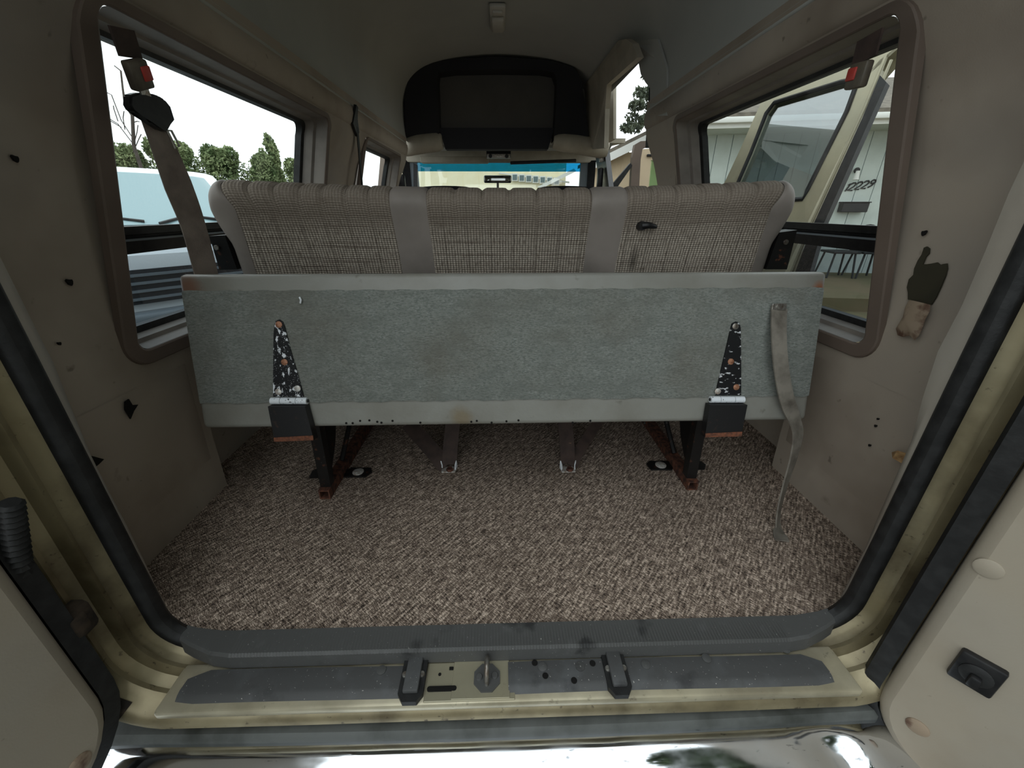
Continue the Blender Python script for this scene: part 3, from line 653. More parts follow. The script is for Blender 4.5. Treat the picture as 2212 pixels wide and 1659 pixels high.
# backrest sections
prf = [(1.190, .47), (1.166, .56), (1.148, .645), (1.128, .715), (1.106, .775), (1.094, .805), (1.090, .826), (1.096, .843), (1.112, .856), (1.14, .863), (1.175, .860), (1.205, .845), (1.228, .80), (1.24, .70), (1.26, .56), (1.28, .47)]
prf = smooth_path([(0, y, z) for y, z in prf], 3)
arc = [0]
for a, b in zip(prf, prf[1:]): arc.append(arc[-1] + (b - a).length)
a0 = arc[min(range(len(prf)), key=lambda i: abs(prf[i].z - .6) + (prf[i].y > 1.2) * 9)]
cy_, cz_ = 1.17, .72
def back_section(name, xa, xb, mat, tuft=None, cap=0):
    N = max(4, int((xb - xa) / .006)); loops = []; xs_ = []
    for k in range(N + 1):
        x = xa + (xb - xa) * k / N; sh = 0
        if tuft: ph = (x - xa) / (xb - xa) * tuft % 1; g = math.exp(-((min(ph, 1 - ph)) / .09) ** 2)
        else: ph = k / N; g = math.exp(-(min(k, N - k) * .006 / .006) ** 2) * .8
        e = 0
        if cap: f = (x - xa) / (xb - xa) if cap > 0 else (xb - x) / (xb - xa); e = f ** 3.2
        lift = -.014 + .022 * (abs(x) / .75) ** 2
        L = []
        for p in prf:
            topness = max(0, min(1, (p.z - .78) / .05)); hgt = max(0, (p.z - .47) / .39)
            d = Vector((0, p.y - cy_, (p.z - cz_) * .8)); d = d.normalized() if d.length else d
            q = Vector((x, p.y, p.z + lift * hgt)) - d * (.0055 * g * topness + .0015 * g) - d * .022 * e
            wb = max(0, 1 - abs(abs(x) - .684) / (.068 if abs(x) > .684 else .16)); tz = lerp([(.45, .026), (.60, .022), (.68, .016), (.74, .008), (.80, .0), (.84, -.02), (.87, -.035)], p.z if (p.z < .80 or p.y < 1.14) else .87)
            q.x += math.copysign(tz * wb, x)
            if cap: q.z -= .016 * f ** 1.6 * hgt
            if cap: q.x -= 0 if e == 0 else math.copysign(.012, cap) * e * (1 - hgt) * 1.0
            L.append(q)
        loops.append(L); xs_.append(x)
    bm = NB(); loft(bm, loops, False, False, uv=lambda i, j: (xs_[min(i, N)], arc[min(j, len(arc) - 1)] - a0))
    if cap:
        bm.verts.ensure_lookup_table(); L = loops[-1] if cap > 0 else loops[0]; vs = [bm.verts.new(p) for p in L]; bm.faces.new(vs)
    return obj(name, bm, mat, seat, 60)
XB = lambda px: on(px, 500, Y=1.125).x
cuts = [-.684, XB(855), XB(930), XB(1269), XB(1342), .684]
back_section('end_bolster', -.752, cuts[0], 'seatvinyl', cap=-1); back_section('fabric_panel', cuts[0], cuts[1], 'tweed', 7)
back_section('vinyl_band', cuts[1], cuts[2], 'seatvinyl'); back_section('fabric_panel', cuts[2], cuts[3], 'tweed', 6)
back_section('vinyl_band', cuts[3], cuts[4], 'seatvinyl'); back_section('fabric_panel', cuts[4], cuts[5], 'tweed', 6); back_section('end_bolster', cuts[5], .748, 'seatvinyl', cap=1)
# side brackets of the backrest
for s, quad in ((-1, [(452, 510), (485, 508), (512, 582), (474, 583)]), (1, [(1684, 502), (1722, 497), (1700, 582), (1655, 582)])):
    pts = [on(x, y, Y=1.135 + .0 * y) for x, y in quad]; pts[2] = on(*quad[2], Y=1.15); pts[3] = on(*quad[3], Y=1.15)
    b = obj('backrest_bracket', prism(NB(), pts, (0, .05, 0)), 'blackmetal', seat)
    c = on(*((468, 535) if s < 0 else (1697, 523)), Y=1.137); obj('bracket_bolt', disc(NB(), c, (0, -1, 0), .007, .004), 'steel', b, 40)
# black knob on the tweed
c = on(1380, 487, Y=1.118)
kb = obj('release_knob', tube(NB(), [c + Vector((0, .012, 0)), c + Vector((.004, -.022, 0))], [.014, .011], 12), 'blackplastic', seat, 50)
obj('knob_lever', tube(NB(), smooth_path([c + Vector((.004, -.016, 0)), c + Vector((.02, -.020, .001)), c + Vector((.042, -.016, -.003))], 3), [.009, .009, .009, .008, .007, .006, .004], 10), 'blackplastic', kb, 50)
# pull strap
sp_ = [pp(1683, 664, .008), pp(1682, 700, .022), pp(1684, 760, .032), pp(1691, 820, .030), pp(1702, 870, .022), pp(1716, 905, .012), on(1724, 940, Y=.825), on(1714, 990, Y=.82), on(1697, 1045, Y=.812), on(1683, 1100, Y=.80), on(1681, 1140, Y=.795), on(1689, 1168, Z=.006)]
sp_ = smooth_path(sp_, 4); n = len(sp_)
sd = [Vector((math.cos(t), math.sin(t), 0)) for t in [(.1 if k < n * .35 else .1 + .62 * min(1, (k - n * .35) / (n * .45))) for k in range(n)]]
st = obj('pull_strap', ribbon(NB(), sp_, [.0195 - .004 * k / n for k in range(n)], sd, .0018), 'strap', seat, 40)
c = pp(1683, 663, .012); obj('strap_washer', box(NB(), c, (.034, .016, .003), FR, .001), 'steel', st); obj('strap_bolt', disc(NB(), c, ND, .007, .006, 12), 'steel', st, 40)

# ------------------------------------------------------------------ seat belts
def belt_floor(name, ax, ay, straps, label, tagpx=None):
    t = thing(name, (ax, ay, 0), label, 'seat belt', 'lap belts bolted to the floor under the bench')
    bm = NB(); box(bm, (ax, ay, .006), (.045, .03, .004), None, .001); an = obj('anchor_bracket', bm, 'zinc', t)
    for q in (-1, 1): obj('bracket_ear', prism(NB(), [(ax + q * .020, ay - .005, .004), (ax + q * .024, ay + .012, .004), (ax + q * .024, ay + .010, .034), (ax + q * .020, ay + .004, .022)], (q * .003, 0, 0)), 'whitepaint', an)
    obj('anchor_bolt', disc(NB(), (ax + .004, ay - .006, .008), (0, 0, 1), .012, .008, 6), 'rust', an)
    for path, w in straps: obj('webbing', ribbon(NB(), smooth_path(path, 4), w, (1, .15, 0), .0015), 'beltdark', t, 40)
    if tagpx:
        c = on(*tagpx, Y=1.118); obj('belt_tag', box(NB(), c + Vector((0, -.004, 0)), (.034, .002, .024)), 'tag', t)
    return t
belt_floor('lap_belt', -.2, 1.085, [([(-.198, 1.095, .02), (-.195, 1.12, .07), on(978, 915, Y=1.16)], .024), ([(-.21, 1.09, .015), (-.25, 1.12, .05), on(882, 915, Y=1.20)], .026)], 'brown lap belt with bent white anchor bracket and two slack straps')
belt_floor('lap_belt', .197, 1.075, [([(.197, 1.09, .02), (.195, 1.105, .07), on(1220, 905, Y=1.16)], .025), ([(.212, 1.08, .015), (.24, 1.12, .05), on(1296, 905, Y=1.22)], .018)], 'brown lap belt with tan tag on its upright strap', (1222, 962))
# hanging shoulder belt on the left window
sb = thing('shoulder_belt', (-.72, 1.0, .62), 'grey shoulder belt with buckle hanging across the rear side window beside the white truck', 'seat belt')
tops = [on(262, 60, X=-.665), on(283, 125, X=-.67)]
obj('webbing', ribbon(NB(), tops, [.026, .025], (0, 1, 0), .002), 'beltdark', sb)
b0, b1 = on(287, 128, X=-.665), on(310, 193, X=-.675); bv = (b1 - b0); bl = bv.length; bz = bv.normalized(); by = (Vector((0, 1, 0)) - bz * bz.y).normalized(); bx = by.cross(bz)
bk = obj('buckle', box(NB(), (b0 + b1) / 2, (.016, .044, bl), (bx, by, bz), .004), 'buckle', sb, 40)
inn = bx if bx.x > 0 else -bx
obj('release_button', box(NB(), b0 + bv * .45 + inn * .008 + by * .010, (.006, .020, bl * .5), (bx, by, bz), .002), 'red', bk, 40)
obj('tongue_plate', box(NB(), b1 + bz * .006, (.004, .02, .018), (bx, by, bz)), 'zinc', bk)
blob = [(283, 205), (300, 200), (330, 202), (345, 207), (358, 215), (370, 230), (380, 262), (366, 265), (365, 285), (352, 280), (330, 268), (305, 245), (290, 240), (282, 225)]
bm = prism(NB(), [on(x, y, X=-.675) for x, y in blob], (-.016, 0, 0)); bmesh.ops.bevel(bm, geom=list(bm.edges), offset=.003, segments=2, affect='EDGES')
gd = obj('belt_guide', bm, 'blackplastic', sb, 40)
lpx = [(361, 282), (370, 282), (388, 316), (378, 320)]
L_ = [on(x, y, X=-.682) for x, y in lpx]; obj('latch_tongue', tube(NB(), L_ + [L_[0]], .0022, 6), 'steel', gd, 50)
wp = [on(318, 235, X=-.69), on(350, 310, X=-.70), on(385, 400, X=-.725), on(412, 470, X=-.745), on(430, 530, X=-.75), on(448, 600, X=-.755)]
obj('webbing', ribbon(NB(), smooth_path(wp, 4), [.017 + .012 * min(1, k / 8) for k in range(21)], (.35, 1, 0), .0015), 'belt', sb, 40)
# right buckle
rb = thing('belt_buckle', (.65, .91, 1.0), 'seat belt buckle with red button hanging at the window beside the gold door', 'buckle')
tp = [on(1880, 75, X=.655), on(1866, 132, X=.655)]
obj('webbing', ribbon(NB(), tp, .026, (0, 1, 0), .002), 'beltdark', rb)
b0, b1 = on(1864, 133, X=.65), on(1846, 192, X=.652); bv = b1 - b0; bl = bv.length; bz = bv.normalized(); by = (Vector((0, 1, 0)) - bz * bz.y).normalized(); bx = by.cross(bz)
bk = obj('buckle', box(NB(), (b0 + b1) / 2, (.016, .040, bl), (bx, by, bz), .004), 'buckle', rb, 40); inn = bx if bx.x < 0 else -bx
obj('release_button', box(NB(), b0 + bv * .42 + inn * .008 + by * .008, (.006, .020, bl * .5), (bx, by, bz), .002), 'red', bk, 40)
# front shoulder belt by the small side window
fb = thing('front_belt', (-.72, 2.45, .6), 'black shoulder belt hanging in front of the small side window', 'seat belt')
obj('belt_loop', ribbon(NB(), [on(769, 228, X=-.665), on(765, 262, X=-.68), on(772, 290, X=-.69)], [.012, .03, .014], (0, 1, 0), .006), 'blackplastic', fb, 40)
obj('webbing', ribbon(NB(), [on(770, 260, X=-.675), on(776, 330, X=-.70), on(783, 410, X=-.72)], [.013, .012, .009], (0, 1, 0), .002), 'rubber', fb, 40)

# ------------------------------------------------------------------ ceiling lamp
lc = on(1075, 40, Z=1.745); dl = thing('dome_lamp', (lc.x, lc.y, 1.72), 'small off white dome lamp on the van ceiling', 'lamp')
obj('lamp_base', box(NB(), (lc.x, lc.y, 1.748), (.085, .30, .02), None, .008), 'lampplastic', dl, 40)
obj('lamp_lens', box(NB(), (lc.x, lc.y + .03, 1.732), (.07, .17, .03), None, .012, 3), 'lampplastic', dl, 40)
obj('lamp_switch', box(NB(), (lc.x, lc.y - .10, 1.735), (.05, .04, .016), None, .004), 'lampplastic', dl, 40)

# ------------------------------------------------------------------ front of the raised roof: overhead cabinet
oc = thing('overhead_cabinet', (0, 3.4, 1.22), 'dark cloth overhead cabinet above the windshield with recessed centre panel', 'cabinet')
Y0 = 3.36
def cf(x, y, Y=Y0): return on(x, y, Y=Y)
out = [(876, 215), (882, 165), (905, 142), (960, 130), (1075, 122), (1190, 130), (1240, 146), (1256, 175), (1264, 235), (1270, 300), (1180, 318), (965, 318), (880, 303)]
inn_ = [(945, 300), (943, 240), (942, 170), (946, 152), (980, 150), (1075, 149), (1170, 150), (1200, 153), (1203, 180), (1202, 240), (1200, 300), (1188, 318), (960, 318)]
# left, right and top border as a ring
def ringmesh(o, i, Y, dep):
    bm = NB(); a = [cf(*p, Y) for p in o]; b = [cf(*p, Y) for p in i]; n = len(o)
    A = [bm.verts.new(p) for p in a]; B = [bm.verts.new(p) for p in b]; Cc = [bm.verts.new(p + Vector((0, dep, 0))) for p in b]
    return bm, A, B, Cc
o2_ = [(876, 304), (874, 215), (882, 165), (905, 142), (960, 130), (1075, 122), (1190, 130), (1240, 146), (1256, 175), (1266, 235), (1272, 304)]
i2_ = [(948, 304), (946, 215), (944, 170), (946, 156), (980, 151), (1075, 149), (1170, 151), (1196, 156), (1203, 175), (1201, 235), (1196, 304)]
bm, A, B, Cc = ringmesh(o2_, i2_, Y0, .16); D = [bm.verts.new(v.co + Vector((0, .4, 0))) for v in A]
for k in range(len(A) - 1):
    bm.faces.new((A[k], A[k + 1], B[k + 1], B[k])); bm.faces.new((B[k], B[k + 1], Cc[k + 1], Cc[k])); bm.faces.new((A[k], D[k], D[k + 1], A[k + 1]))
obj('cabinet_border', bm, 'cab', oc, 40)
q = [cf(944, 145, Y0 + .13), cf(1204, 145, Y0 + .13), cf(1200, 296, Y0 + .13), cf(950, 296, Y0 + .13)]
obj('cabinet_panel', prism(NB(), q, (0, .03, 0)), 'cabin', oc)
q = [cf(948, 276, Y0 + .06), cf(1198, 276, Y0 + .06), cf(1184, 322, Y0 + .06), cf(962, 322, Y0 + .06)]
obj('lower_panel', prism(NB(), q, (0, .1, 0)), 'cabdark', oc)
for s, px in ((-1, ((868, 322), (905, 312), (955, 306))), (1, ((1195, 306), (1245, 312), (1312, 324)))):
    pts = [cf(x, y, Y0 - .0 + .03) for x, y in px]; obj('side_bolster', tube(NB(), smooth_path(pts, 4), [.045, .055, .06, .062, .064, .064, .064, .062, .05], 12), 'headbeige', oc, 70)
# front header with visors, radio
fh = struct(obj('trim_6', prism(NB(), [cf(840, 318, 3.8), cf(1320, 318, 3.8), cf(1330, 300, 3.5), cf(830, 300, 3.5)], (0, .06, -.02)), 'head', smooth=40), 'front header lining above the windshield')
# front wall around windshield
YW = 4.5
w0 = [(903, 356), (1252, 356)]
fw_ = sempty('wall_front', (0, YW, .6), 'front end of the van around the windshield')
zt, zb2 = on(1075, 352, Y=YW).z, .70
obj('windshield_header', bxm((-.95, YW - .04, zt), (.95, YW + .02, zt + .16), .015), 'headbeige', fw_, 40)
obj('roof_front_lining', prism(NB(), [(-.95, 3.50, 1.26), (.95, 3.50, 1.26), (.95, YW, zt + .12), (-.95, YW, zt + .12)], (0, 0, .03)), 'headbeige', fw_)
for s, x in ((-1, on(903, 380, Y=YW).x), (1, on(1253, 380, Y=YW).x)):
    obj('windshield_pillar', prism(NB(), [(x, YW, .6), (x + s * .07, YW - .02, .6), (x + s * .07, YW - .02, zt + .02), (x, YW, zt + .02)], (0, .04, 0)), 'cargrey', fw_)
    obj('front_pillar', prism(NB(), [(x + s * .07, YW - .03, .6), (x + s * .14, YW - .06, .6), (x + s * .14, YW - .06, zt + .02), (x + s * .07, YW - .03, zt + .02)], (0, .04, 0)), 'blackplastic', fw_)
obj('dashboard', bxm((-.95, YW - .3, .55), (.95, YW + .05, .82), .03), 'cab', fw_, 40)
ws = sempty('window_4', (0, YW, .8), 'windshield with a blue tinted band along its top')
obj('pane', bxm((-.86, YW + .012, .78), (.82, YW + .016, zt)), 'glass', ws)
obj('tint_band', bxm((-.86, YW + .006, zt - .075), (.82, YW + .009, zt)), 'tintblue', ws)
# mirror
mc = on(1075, 387, Y=4.42); mr = thing('rear_view_mirror', mc, 'small wide interior mirror mounted on the windshield', 'mirror')
obj('mirror_housing', box(NB(), mc + Vector((0, .012, 0)), (.275, .03, .068), None, .014, 3), 'blackplastic', mr, 50)
obj('mirror_face', box(NB(), mc + Vector((0, -.006, 0)), (.262, .006, .056), None, .010, 3), 'mirror', mr, 50)
obj('mirror_stem', tube(NB(), [mc + Vector((0, .02, .0)), mc + Vector((0, .06, -.09))], .012, 8), 'steel', mr, 50)
# overhead radio
rc = on(1077, 334, Y=3.9); rd = thing('overhead_console', rc, 'black console with two round knobs above the windshield', 'console')
obj('console_body', box(NB(), rc + Vector((0, .03, .01)), (.21, .08, .07), None, .006), 'blackplastic', rd, 40)
obj('console_plate', box(NB(), rc + Vector((0, -.015, -.012)), (.20, .01, .03), None, .003), 'zinc', rd, 40)
for q in (-1, 1): obj('console_knob', disc(NB(), rc + Vector((q * .07, -.02, -.014)), (0, -1, 0), .016, .014, 14), 'blackplastic', rd, 40)
# sun visors
for s, a, b, lab, mt in ((1, (1102, 352), (1245, 347), 'black sun visor hanging at a slant over the windshield', 'blackplastic'), (-1, (910, 346), (1055, 346), 'pale sun visor folded up over the windshield', 'headbeige')):
    p, q = on(*a, Y=4.2), on(*b, Y=4.2); d_ = (q - p)
    tag(obj('sun_visor', box(NB(), (p + q) / 2, (d_.length, .02 if s > 0 else .12, .028 if s > 0 else .05), (d_.normalized(), Vector((0, 1, 0)), d_.normalized().cross(Vector((0, 1, 0)))), .008), mt, smooth=40), lab, 'sun visor')
# front seats (their head rests rise over the bench)
for s, px in ((-1, 960), (1, 1222)):
    c = on(px, 401, Y=3.55); t = thing('bucket_seat', (c.x, 3.6, 0), 'dark %s armchair, only its rounded top showing above the bench' % ("driver's" if s < 0 else "passenger"), 'seat')
    bm = NB(); loops = []
    for k in range(9):
        a = math.pi * k / 8; rr = max(.15, math.sin(a) ** .4); x = c.x - math.cos(a) * .24
        loops.append([(x, 3.6 + yy * rr, zz) for yy, zz in ((-.07, .45), (-.07, c.z - .03 - .06 * (1 - rr)), (-.03, c.z - .05 * (1 - rr)), (.03, c.z - .05 * (1 - rr)), (.07, c.z - .04 - .06 * (1 - rr)), (.07, .45))])
    obj('backrest', loft(NB(), loops, True, True), 'cab', t, 60); bm.free()
    obj('seat_cushion', box(NB(), (c.x, 3.85, .38), (.48, .5, .16), None, .05, 3), 'cab', t, 60); obj('seat_base', bxm((c.x - .2, 3.65, 0), (c.x + .2, 4.05, .31)), 'blackplastic', t)
# side pillars behind the front doors
for s, px in ((-1, (868, 893)), (1, (1284, 1308))):
    pass
bpl = obj('front_pillar_trim', prism(NB(), [on(845, 330, X=-.80), on(868, 318, X=-.78), on(868, 330, X=-.78), on(850, 410, X=-.82), on(838, 410, X=-.82)], (-.08, .02, 0)), 'bezel', wlft)
# black upright with belt hardware, driver side
obj('pillar_seal', prism(NB(), [on(893, 352, Y=4.3), on(901, 356, Y=4.3), on(902, 410, Y=4.3), on(893, 410, Y=4.3)], (0, .03, 0)), 'blackplastic', fw_)
bx_ = on(866, 395, Y=3.5); rt_ = thing('belt_reel', bx_, 'black belt reel hardware on the pillar behind the driver', 'belt reel')
obj('reel_cover', box(NB(), bx_, (.07, .05, .12), None, .015), 'blackplastic', rt_, 40); obj('reel_guide', box(NB(), bx_ + Vector((.01, 0, .10)), (.03, .04, .05), None, .008), 'blackplastic', rt_, 40)
# passenger side: pillar at the front of the side doorway
pil = struct(obj('trim_7', prism(NB(), [on(1284, 322, X=.77), on(1306, 322, X=.77), on(1316, 410, X=.80), on(1296, 410, X=.80)], (.05, .05, 0)), 'blackplastic'), 'black pillar at the front edge of the side doorway')
bx_ = on(1296, 385, X=.76); rt_ = thing('belt_reel', bx_, 'black belt reel hardware on the pillar beside the side doorway', 'belt reel')
obj('reel_cover', box(NB(), bx_, (.04, .06, .14), None, .012), 'blackplastic', rt_, 40); obj('reel_guide', box(NB(), bx_ + Vector((0, 0, .13)), (.03, .05, .04), None, .008), 'zinc', rt_, 40)
# upper doorway surround inside the raised roof
def strip(name, pts, vec, mat, parent): return obj(name, prism(NB(), pts, vec), mat, parent)
sd_ = sempty('trim_8', (.72, 2.8, 1.2), 'beige surround of the tall side doorway')
strip('doorway_header', [on(1262, 185, X=.61), on(1335, 88, X=.61), on(1352, 84, X=.61), on(1366, 94, X=.61), on(1377, 124, X=.62), on(1311, 183, X=.64), on(1307, 235, X=.66), on(1305, 320, X=.68), on(1280, 322, X=.66), on(1268, 300, X=.64)], (.03, 0, 0), 'headbeige', sd_)
obj('doorway_seal', tube(NB(), smooth_path([on(1379, 122, X=.64), on(1345, 153, X=.65), on(1312, 184, X=.66), on(1308, 220, X=.67), on(1308, 318, X=.70)], 5), .012, 8), 'rubber', sd_, 60)
RX = [(1.20, .684), (1.24, .685), (1.30, .70), (1.42, .705), (1.53, .685), (1.62, .63), (1.69, .52), (1.735, .34)]
def roofP(x, y, off=.006):
    d = ray(x, y); lo, hi = .5, 6
    for _ in range(50):
        mi = (lo + hi) / 2; p = CAM + d * mi
        if p.x > lerp(RX, p.z) - off: hi = mi
        else: lo = mi
    return CAM + d * lo
strip('rear_post', [roofP(1362, 88), roofP(1377, 124), roofP(1384, 160), roofP(1394, 178), roofP(1404, 190), roofP(1404, 250), roofP(1440, 250), roofP(1440, 150), roofP(1420, 84)], (.01, 0, 0), 'head', sd_)
strip('rear_post_seal', [on(1402, 188, X=.705), on(1420, 190, X=.705), on(1416, 320, X=.73), on(1394, 320, X=.73)], (.03, 0, 0), 'rubber', sd_)
strip('rear_post_trim', [on(1412, 190, X=.70), on(1452, 190, X=.70), on(1460, 410, X=.79), on(1430, 410, X=.79)], (.05, 0, 0), 'wall', sd_)
strip('front_post', [on(1307, 195, X=.735), on(1325, 185, X=.735), on(1325, 300, X=.75), on(1311, 308, X=.75)], (.02, 0, 0), 'headbeige', sd_)

# ------------------------------------------------------------------ open side door seen through the right window
gA = Vector((.98, 2.10, 0)); gB = Vector((1.26, 1.42, 0)); gu = (gB - gA).normalized(); lean = Vector((.30, 0, 1)).normalized(); gn = gu.cross(lean).normalized()
sdoor = sempty('door_3', gA + Vector((0, 0, -.3)), 'open champagne gold side door with its own window, behind the rear side window')
def gp(x, y, off=0): return onplane(x, y, gA + gn * off, gn)
out_ = [(1560, 405), (1600, 320), (1655, 196), (1672, 180), (1850, 88), (1960, 40), (1990, 60), (1900, 130), (1905, 150), (1860, 245), (1800, 365), (1740, 490), (1690, 600), (1500, 600)]
in__ = [(1594, 395), (1622, 330), (1655, 245), (1672, 222), (1815, 178), (1845, 172), (1850, 185), (1830, 240), (1800, 300), (1775, 350), (1745, 410), (1735, 430), (1600, 440), (1590, 420)]
bm = NB(); A = [bm.verts.new(gp(*p)) for p in out_]; B = [bm.verts.new(gp(*p)) for p in in__]; n_ = len(A)
A2 = [bm.verts.new(v.co - gn * (.05 if gn.x < 0 else -.05)) for v in A]; B2 = [bm.verts.new(v.co - gn * (.05 if gn.x < 0 else -.05)) for v in B]
for k in range(n_):
    j = (k + 1) % n_
    for a_, b_, c_, d_ in ((A[k], A[j], B[j], B[k]), (A2[k], A2[j], A[j], A[k]), (B[k], B[j], B2[j], B2[k]), (B2[k], B2[j], A2[j], A2[k])): bm.faces.new((a_, b_, c_, d_))
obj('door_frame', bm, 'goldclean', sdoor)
obj('pane', prism(NB(), [gp(*p, .02 if gn.x > 0 else -.02) for p in in__], gn * .003), glass('side_door_glass', (.5, .56, .58), .30), sdoor)
obj('window_seal', tube(NB(), [gp(*p, -.001) for p in in__ + in__[:1]], .010, 6), 'rubber', sdoor, 60)
for w_, px in ((.008, ((1915, 120), (1868, 235), (1752, 486), (1705, 600))), (.006, ((1925, 130), (1876, 245), (1760, 488), (1712, 600)))):
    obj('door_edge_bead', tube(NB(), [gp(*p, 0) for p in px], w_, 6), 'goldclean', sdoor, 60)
obj('door_edge_seal', prism(NB(), [gp(*p, 0) for p in ((1908, 170), (1922, 185), (1893, 250), (1787, 488), (1755, 600), (1722, 600), (1765, 488), (1870, 262))], gn * .03), 'rubber', sdoor)

# open front passenger door, a slice of it in the side doorway
pd = sempty('door_4', (1.3, 3.8, 0), 'open front passenger door with brown frame, seen through the side doorway')
YD = 4.0
def fp(x, y, Y=YD): return on(x, y, Y=Y)
obj('door_frame', prism(NB(), [fp(1362, 420), fp(1366, 340), fp(1372, 312), fp(1384, 305), (fp(1398, 304)), fp(1398, 318), fp(1388, 322), fp(1384, 345), fp(1380, 420)], (0, .06, 0)), 'bezel', pd)
obj('door_panel', prism(NB(), [fp(1380, 420), fp(1384, 345), fp(1388, 322), fp(1440, 318), fp(1440, 345), fp(1408, 348), fp(1400, 420)], (0, .05, 0)), 'tan', pd)
obj('pane', prism(NB(), [fp(1400, 420), fp(1406, 346), fp(1440, 342), fp(1440, 420)], (0, .004, 0)), glass('green_glass', (.75, 1, .82), .05), pd)
obj('vent_bar', prism(NB(), [fp(1318, 404), fp(1362, 352), fp(1366, 358), fp(1334, 404)], (0, .04, 0)), 'rubber', pd)
obj('door_pull', box(NB(), fp(1404, 336), (.06, .04, .02), None, .006), 'blackplastic', pd, 40)

# ------------------------------------------------------------------ outside: ground, house, buildings, truck, hedge, trees
ZG = -.65
struct(obj('floor.001', bxm((-30, -20, ZG - .1), (2.2, 40, ZG)), 'asphalt', kind='keep'), 'grey driveway around the van').name = 'driveway'
struct(obj('yard', bxm((2.2, -20, ZG - .1), (30, 40, ZG + .05)), 'dirt', kind='keep'), 'bare brown yard in front of the white house')
def boards(parent, A_, B_, z0, z1, wd, mat, th=.03):
    A_, B_ = Vector((*A_, 0)), Vector((*B_, 0)); d = B_ - A_; n = max(1, int(d.length / wd)); u = d.normalized(); nn = Vector((u.y, -u.x, 0))
    me = None
    for k in range(n):
        c = A_ + u * (wd * (k + .5)) + Vector((0, 0, (z0 + z1) / 2))
        if me is None:
            bm = box(NB(), (0, 0, 0), (wd - .012, th, z1 - z0), (u, nn, Vector((0, 0, 1)))); me = bpy.data.meshes.new('board'); bm.to_mesh(me); bm.free(); me.materials.append(MT[mat])
        o = bpy.data.objects.new('board', me); COL.objects.link(o); o.parent = parent; o.location = c - wloc(parent)
    bm = box(NB(), (A_ + B_) / 2 + Vector((0, 0, (z0 + z1) / 2)) - nn * (-.03 if False else 0), (d.length, th * .5, z1 - z0), (u, nn, Vector((0, 0, 1)))); obj('wall_backing', bm, 'lattice' if mat == 'siding' else mat, parent)
    return u, nn
hs = thing('white_house', (6.5, 8.3, ZG), 'white house with vertical siding and black street number beside the yard', 'house')
hA, hB = (3.6, 8.9), (12.0, 7.3)
hu, hn = boards(hs, hA, hB, ZG, 2.1, .30, 'siding'); hA3 = Vector((*hA, 0))
if hn.dot(Vector((-1, -1, 0))) < 0: hn = -hn
def hP(x, y, off=0): return onplane(x, y, hA3 + hn * off, hn)
mid = hA3 + hu * 4.2
obj('eave', box(NB(), mid + hn * .35 + Vector((0, 0, 2.12)), (8.8, .9, .06), (hu, hn, Vector((0, 0, 1)))), 'siding', hs)
obj('fascia', box(NB(), mid + hn * .80 + Vector((0, 0, 2.16)), (8.8, .03, .16), (hu, hn, Vector((0, 0, 1)))), 'white', hs)
obj('gutter', box(NB(), mid + hn * .86 + Vector((0, 0, 2.19)), (8.8, .10, .09), (hu, hn, Vector((0, 0, 1))), .02), 'white', hs, 40)
rq = [mid - hu * 4.5 + hn * .85 + Vector((0, 0, 2.24)), mid + hu * 4.5 + hn * .85 + Vector((0, 0, 2.24)), mid + hu * 4.5 - hn * 3 + Vector((0, 0, 3.5)), mid - hu * 4.5 - hn * 3 + Vector((0, 0, 3.5))]
obj('roof', prism(NB(), rq, (0, 0, .06)), 'shingle', hs)
obj('porch_ground', box(NB(), mid + hn * 1.5 + Vector((0, 0, ZG + .12)), (8.4, 2.8, .24), (hu, hn, Vector((0, 0, 1)))), 'dirt', hs)
# street number 12229
def digit(ch, org, h, u, n, parent):
    seg = {'1': [[(.35, 0), (.6, 1), (.35, .8)]], '2': [[(.05, .78), (.2, .97), (.5, 1), (.7, .82), (.55, .5), (.0, 0), (.62, 0)]], '9': [[(.1, 0), (.45, .25), (.7, .7), (.6, .97), (.3, 1), (.12, .78), (.25, .52), (.6, .6)]]}[ch]
    for s_ in seg:
        obj('house_digit', tube(NB(), [org + u * (a * h + b * h * .25) + Vector((0, 0, b * h)) + n * .03 for a, b in s_], .013, 6), 'iron', parent, 50)
for ch, px in zip('12229', (1818, 1829, 1843, 1857, 1871)):
    digit(ch, hP(px, 413 - (px - 1818) * .15), .13, hu, hn, hs)
c = hP(1843, 448, .1); ml = thing('mailbox', c - hn * .08, 'black wall mailbox below the street number', 'mailbox')
obj('mailbox_body', box(NB(), c, (.46, .14, .17), (hu, hn, Vector((0, 0, 1))), .01), 'blackplastic', ml); obj('mailbox_lid', box(NB(), c + Vector((0, 0, .09)) + hn * .01, (.48, .17, .02), (hu, hn, Vector((0, 0, 1))), .005), 'iron', ml)
c = hP(1848, 376, .06); pl_ = thing('porch_light', c, 'small white porch light above the street number', 'lamp'); obj('light_mount', disc(NB(), c + Vector((0, 0, .06)), hn, .05, .03), 'iron', pl_); obj('light_shade', tube(NB(), [c + hn * .05 + Vector((0, 0, .05)), c + hn * .06 + Vector((0, 0, -.10))], [.03, .05], 10), 'white', pl_, 50)
